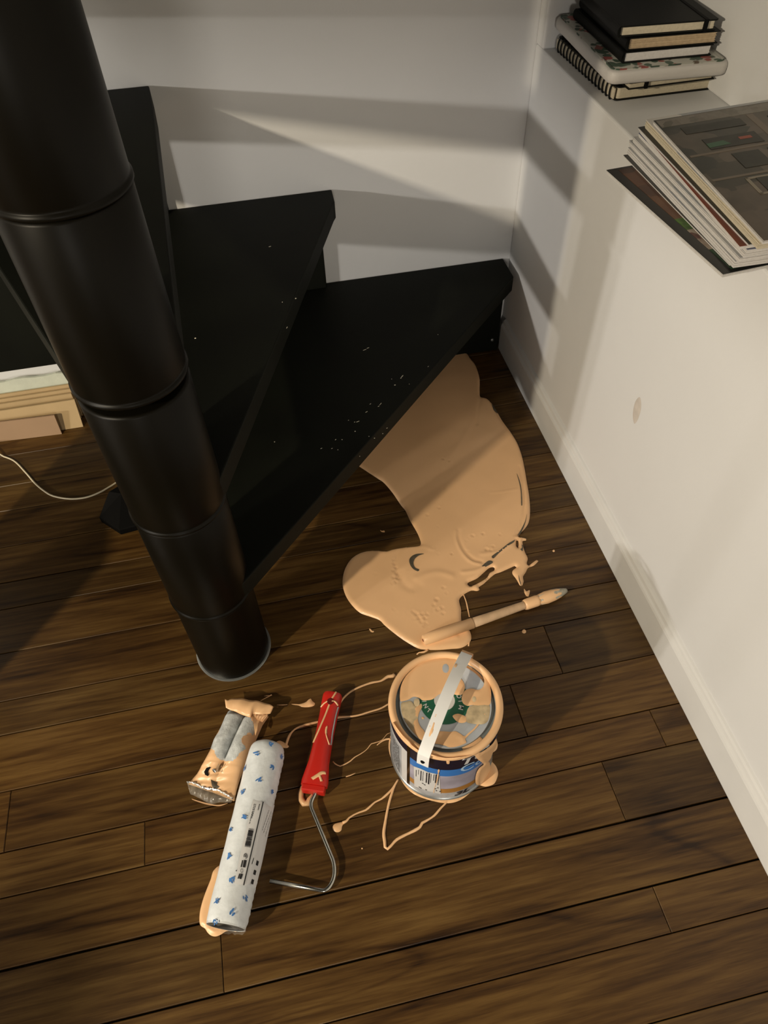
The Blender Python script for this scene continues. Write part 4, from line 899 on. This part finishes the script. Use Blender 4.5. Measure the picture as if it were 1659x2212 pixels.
# padded floral planner
b3 = tag(empty('floral_planner', (.02, -.32, ZL+.036)), 'white padded planner with a green and red floral cover, in the notebook stack', 'notebook', 'notebooks stacked on the ledge')
def pad(x, y, rot, w_, d, z0, z1, rr=.018):
    a = math.radians(rot); ca, sa = math.cos(a), math.sin(a); m = MB(); V = []; ns = 24
    lay = [(0.004, z0), (.0008, z0+.0025), (0, (z0+z1)/2-.002), (0, (z0+z1)/2+.002), (.0008, z1-.003), (.0030, z1-.0009), (.007, z1)]
    for ins, z in lay:
        for (cx_, cy_, s) in ((w_-rr, rr, -90), (w_-rr, d-rr, 0), (rr, d-rr, 90), (rr, rr, 180)):
            for k in range(6): q = math.radians(s+18*k); u, v = cx_+(rr-ins)*math.cos(q), cy_+(rr-ins)*math.sin(q); V.append((x+u*ca-v*sa, y+u*sa+v*ca, z))
    n = 24; F = [(i*n+k, i*n+(k+1) % n, (i+1)*n+(k+1) % n, (i+1)*n+k) for i in range(len(lay)-1) for k in range(n)]+[tuple(range(n))[::-1], tuple((len(lay)-1)*n+k for k in range(n))]
    m.add(V, F); return m
WLEA = plain('white_leatherette', (.58, .56, .54), .5, bump=.2, bscale=400)
m = pad(.000, -.316, -3, .198, .280, ZL+.0345, ZL+.0535, .016); m.build('padded_cover', WLEA, b3, True)
m = pad(.006, -.310, -3, .186, .268, ZL+.0530, ZL+.0542, .012); m.build('printed_top', FLOR, b3, True)
m = MB(); a_ = math.radians(-3); m.tube([(.000+.198*math.cos(a_)-.008, -.316+.198*math.sin(a_)+.016+t*.245, ZL+.044) for t in (0, .3, .6, 1)], .009, 12); m.build('spine_roll', WLEA, b3, True)
b4, T4 = book('grey_page_notebook', .030, -.290, -2, .147, .220, ZL+.0548, ZL+.0705, COVERB, PAGEG, 'black notebook with whitish page edges, lying directly on the floral planner', th=.0018)
b5, T5 = book('tan_page_notebook', .034, -.288, -3, .148, .216, ZL+.0712, ZL+.0885, COVERB, PAGET, 'black notebook with swollen tan pages, second from the top of the notebook stack', th=.0015, wavy=.0016)
b6, T6 = book('hardcover_notebook', .018, -.284, -4, .156, .222, ZL+.0892, ZL+.1045, COVERB, PAGE, 'black hardcover notebook with elastic band and cream pages, topmost of the notebook stack', th=.0022, round_=.004)
m = MB(); m.box(.134, .1395, -.0012, .2235, ZL+.0886, ZL+.1052, T6); m.build('elastic', BLACK, b6)

# ------------------------------------------------------------------ ledge: magazines
def mag_cover(name, cols, scale, seed):
    m, nt, b = nodes(name); L = nt.links.new; b.inputs['Roughness'].default_value = .3; co = coords(nt, (1, 1, 1), False)
    mp = N(nt, 'ShaderNodeMapping'); mp.inputs['Location'].default_value = (seed, seed*.7, 0); L(co, mp.inputs[0])
    v = N(nt, 'ShaderNodeTexVoronoi', distance='CHEBYCHEV', inp={'Scale': scale, 'Randomness': .75}); L(mp.outputs[0], v.inputs['Vector'])
    n = N(nt, 'ShaderNodeTexNoise', inp={'Scale': scale*2, 'Detail': 3}); L(mp.outputs[0], n.inputs['Vector'])
    mx = N(nt, 'ShaderNodeMixRGB', inp={0: .35}); L(v.outputs['Color'], mx.inputs[1]); L(n.outputs['Color'], mx.inputs[2])
    r = ramp(nt, mx.outputs[0], [(i/(len(cols)-1)*.5+.25, c_) for i, c_ in enumerate(cols)]); L(r.outputs[0], b.inputs['Base Color']); return m
COVS = [mag_cover('cover_hair', [(.05, .018, .008), (.10, .035, .015), (.16, .07, .03)], 30, 1.0),
        plain('cover_dark', (.02, .02, .018), .35), mag_cover('cover_pale', [(.45, .44, .42), (.3, .32, .35), (.6, .58, .55)], 12, 3.0),
        mag_cover('cover_blue', [(.01, .02, .10), (.05, .07, .18), (.35, .36, .4)], 14, 4.0), mag_cover('cover_rust', [(.20, .035, .015), (.24, .05, .02), (.05, .02, .02)], 10, 5.0),
        mag_cover('cover_rack', [(.02, .022, .016), (.05, .042, .03), (.11, .085, .065), (.06, .05, .035), (.16, .13, .10)], 16, 6.0)]
def magazine(p, rot, w_, d, z0, z1, cov, label, curl=0.0, edge=PAGEG, th=.0006, group='magazines stacked on the ledge'):
    """p = far left corner of the outline; extends w_ along its own +x and d towards -y"""
    r = tag(empty('magazine', (p[0], p[1], z0)), label, 'magazine', group)
    a = math.radians(rot); ca, sa = math.cos(a), math.sin(a)
    def T(v):
        u, vv, z = v; z = z+curl*u/w_; return (p[0]+u*ca+vv*sa, p[1]+u*sa-vv*ca, z)
    m = MB(); nl = max(2, int((z1-z0)/.0013)); rs = random.Random(int(abs(p[0])*1e5))
    for k in range(nl):
        za = z0+(z1-th-z0)*k/nl; zb = z0+(z1-th-z0)*(k+1)/nl-.0001; i = rs.uniform(.0, .0012)
        m.prism([(i, i), (w_-i, i), (w_-i, d-i), (i, d-i)], za, zb, T)
    m.build('pages', edge, r)
    m = MB(); m.prism([(0, 0), (w_, 0), (w_, d), (0, d)], z1-th, z1, T); m.build('cover', cov, r)
    return r, T
z = ZL+.0006
# bottom magazine, skewed over the edge of the ledge
mA, TA = magazine((-.083, -.518), 5.2, .205, .277, z, z+.0045, plain('cover_black', (.014, .014, .013), .3), 'dark magazine picturing brown hair, lowest in the pile and jutting off the ledge')
m = MB(); m.prism([(.015, .006), (.20, .006), (.20, .150), (.015, .150)], z+.0045, z+.0048, TA); m.build('cover_picture', COVS[0], mA)
GR = plain('cover_green', (.07, .16, .02), .4, var=.5, vscale=90)
m = MB(); m.prism([(.015, .150), (.20, .150), (.20, .178), (.015, .178)], z+.0045, z+.0048, TA); m.build('cover_picture', GR, mA)
m = MB(); m.prism([(.015, .178), (.20, .178), (.20, .226), (.015, .226)], z+.0045, z+.0048, TA); m.build('cover_picture', mag_cover('cover_stripe', [(.12, .04, .02), (.4, .33, .26), (.10, .03, .02)], 60, 2.0), mA)
m = MB(); m.prism([(.015, .226), (.20, .226), (.20, .271), (.015, .271)], z+.0045, z+.0048, TA); m.build('cover_picture', plain('cover_deep_green', (.02, .055, .022), .4, var=.4, vscale=60), mA)
z += .0052
labels = ['thin black covered magazine just above the lowest jutting one', 'pale magazine with grey white page edges, third from the bottom of the pile', 'cream edged magazine in the lower middle of the pile', 'pale magazine in the middle of the pile, white spine showing',
          'magazine with a dark blue cover edge in the middle of the pile', 'magazine with a rust red cover peeping out below the cream top ones', 'black covered magazine under the thick cream edged one', 'thick cream edged magazine second from the top of the pile', 'top magazine, its cover showing a brown and grey storage rack']
spec = [(-.045, -.488, .3, .0026, 1, .293), (-.039, -.485, -1.1, .0085, 2, .305), (-.037, -.480, -1.4, .0070, 2, .315), (-.036, -.487, -1.2, .0070, 2, .310), (-.030, -.489, -2.5, .0050, 3, .311),
        (-.030, -.490, -4.4, .0045, 4, .309), (-.033, -.489, -2.4, .0030, 1, .313), (-.027, -.494, -3.2, .0110, 2, .322), (-.026, -.512, -4.0, .0050, 5, .312)]
for i, ((x, y, ro, t, ci, dl), lb) in enumerate(zip(spec, labels)):
    edge = PAGE if ci == 2 and t > .009 else PAGEG
    r_, TT = magazine((x, y), ro, .235, dl, z, z+t, COVS[ci], lb, edge=edge, curl=.0022*i); z += t+.0003
ztop = z-.0003+.0002
TS = TT; TT = lambda v: TS((v[0]*1.14, v[1]*1.12, v[2]))
m = MB()
for (u0, v0, u1, v1, c_) in [(.0, .0, .205, .022, 0)]:
    m.prism([(u0+.002, v0+.002), (u1-.002, v0+.002), (u1-.002, v1), (u0+.002, v1)], ztop-.0003, ztop, TT)
m.build('cover_picture', mag_cover('cover_strip', [(.09, .08, .06), (.2, .18, .15), (.12, .10, .08)], 60, 7), r_)
SHELFL = plain('print_rail', (.16, .13, .10), .4); DK = plain('print_dark', (.025, .024, .018), .4, var=.4, vscale=50); FRM = plain('print_frame', (.26, .23, .18), .4)
m = MB()
for v in (.098, .155): m.prism([(.003, v), (.20, v-.004), (.20, v), (.003, v+.004)], ztop-.0003, ztop+.0002, TT)
m.prism([(.10, .024), (.108, .024), (.108, .20), (.10, .20)], ztop-.0003, ztop+.0002, TT); m.build('cover_rails', SHELFL, r_)
for (u, v, w_, h_) in [(.02, .03, .07, .018), (.03, .066, .06, .026), (.12, .035, .05, .02), (.12, .07, .06, .022), (.045, .108, .03, .035), (.085, .108, .012, .035), (.12, .112, .03, .03), (.16, .112, .03, .03), (.045, .165, .018, .028), (.075, .165, .025, .03), (.12, .172, .03, .03), (.16, .172, .03, .03)]:
    m = MB(); m.prism([(u, v), (u+w_, v), (u+w_, v+h_), (u, v+h_)], ztop-.0003, ztop+.0003, TT); m.build('printed_panel', DK, r_)
for (u, v, w_, h_) in [(.035, .163, .034, .003), (.035, .196, .034, .003), (.035, .163, .003, .036), (.066, .163, .003, .036), (.112, .168, .03, .003)]: m = MB(); m.prism([(u, v), (u+w_, v), (u+w_, v+h_), (u, v+h_)], ztop-.0003, ztop+.0005, TT); m.build('printed_frame', FRM, r_)
m = MB(); m.prism([(.068, .074), (.082, .074), (.082, .080), (.068, .080)], ztop-.0003, ztop+.0005, TT); m.build('printed_panel', plain('print_coral', (.30, .07, .04), .4), r_)
GP = plain('print_green', (.04, .11, .06), .4)
m = MB(); m.prism([(.03, .078), (.05, .076), (.055, .086), (.03, .088)], ztop-.0003, ztop+.0005, TT); m.build('printed_panel', GP, r_)
m = MB(); m.prism([(.13, .05), (.15, .05), (.15, .066), (.13, .066)], ztop-.0003, ztop+.0005, TT); m.build('printed_panel', GP, r_)

# ------------------------------------------------------------------ sheets leaning in the left corner, cord, black block
def lean(name, x0, x1, yb, yt, h, th, mat, label, rag=0.0, rot=0.0, group='flat sheets leaning on the back wall'):
    r = MB(); n = 24 if rag else 1; rs = random.Random(int(h*1e4)); V = []
    for i in range(n+1):
        x = x0+(x1-x0)*i/n; hh = h+(rs.uniform(-rag, rag) if rag else 0); sk = rot*(x-x1)
        V += [(x, yb+sk, .0006), (x, yb+th+sk, .0006), (x, yt+th+sk, hh), (x, yt+sk, hh)]
    F = [(4*i+k, 4*i+(k+1) % 4, 4*i+4+(k+1) % 4, 4*i+4+k) for i in range(n) for k in range(4)]+[(3, 2, 1, 0), (4*n, 4*n+1, 4*n+2, 4*n+3)]
    r.add(V, F); o = r.build(name, mat); tag(o, label, 'sheet', group); return o
lean('foam_sheet', -1.60, -1.055, -.021, -.0150, .112, .006, STYRO, 'ragged white foam sheet at the back of the leaning sheets, behind the column', rag=.0035)
lean('cardboard_sheet', -1.62, -1.052, -.032, -.0245, .083, .0036, CARD, 'hindmost tan cardboard sheet of the leaning row, just before the white foam')
lean('cardboard_sheet', -1.62, -1.054, -.041, -.0335, .077, .0036, CARD, 'second tan cardboard sheet from the white foam')
lean('cardboard_sheet', -1.62, -1.056, -.050, -.0430, .071, .0036, CARD, 'third tan cardboard sheet from the white foam')
lean('cardboard_sheet', -1.62, -1.050, -.082, -.0580, .064, .0034, CARD, 'broad brightly lit tan cardboard sheet in front of the thinner ones', rot=.0)
lean('cardboard_sheet', -1.62, -1.098, -.096, -.0860, .050, .0036, CARDP, 'low brown cardboard strip in front of all the leaning sheets', rot=-.05)
b = MB(); P = smooth_curve([at(x, y, .003) for x, y in [(-60, 965), (-25, 975), (0, 983), (30, 995), (55, 1020), (75, 1043), (95, 1060), (115, 1071), (150, 1077), (185, 1074), (215, 1063), (240, 1049), (262, 1036), (275, 1042)]], False, .006)
b.tube([(p[0], p[1], .0022+(.012 if i < 14 else .0)*math.sin(math.pi*min(1, i/14))) for i, p in enumerate(P)], .0019, 8)
o = b.build('power_cord', CORDM, None, True); tag(o, 'thin cream cord looping over the floor behind the column', 'cord')
b = MB(); c_ = [at(219, 1128, 0), at(262, 1156, 0), at(300, 1146, 0), at(276, 1105, 0)]; tp = [at(234, 1062, .05), at(262, 1066, .05), at(285, 1060, .05), at(262, 1045, .05)]
b.add([(*p, .0006) for p in c_]+[(*p, .016) for p in c_]+[(*p, .05) for p in tp], [(3, 2, 1, 0)]+[(i, (i+1) % 4, 4+(i+1) % 4, 4+i) for i in range(4)]+[(4+i, 4+(i+1) % 4, 8+(i+1) % 4, 8+i) for i in range(4)]+[(8, 9, 10, 11)])
o = b.build('black_block', BLACK); bevel(o, .002); tag(o, 'black tapered block on the floor half hidden behind the column', 'block')

# ------------------------------------------------------------------ stand added out of view to cast the round shadow at the lower left
tb = tag(empty('shadow_stand', (-1.897, -1.733, 0)), 'added round topped stand, unseen at the lower left, casting a disc of shadow', 'stand')
m = MB(); m.lathe([(.048, .990), (.050, .992), (.050, 1.000), (.048, 1.002)], (-1.897, -1.733, 0), n=40, cap=(True, True)); auto_smooth(m.build('stand_top', HANDLEW, tb))
m = MB(); m.lathe([(.12, 0.0006), (.12, .008), (.005, .012), (.003, .990)], (-1.897, -1.733, 0), n=24, cap=(True, True)); auto_smooth(m.build('stand_pole', BLACK, tb))
sb = MB(); sb.box(-1.385, -1.345, -.918, -.600, .0006, .42); o = bevel(sb.build('shadow_board', BLACK), .006); tag(o, 'added dark upright board, unseen left of the column, casting a band of shadow', 'board')  # board added out of view to shade the floor left of the column
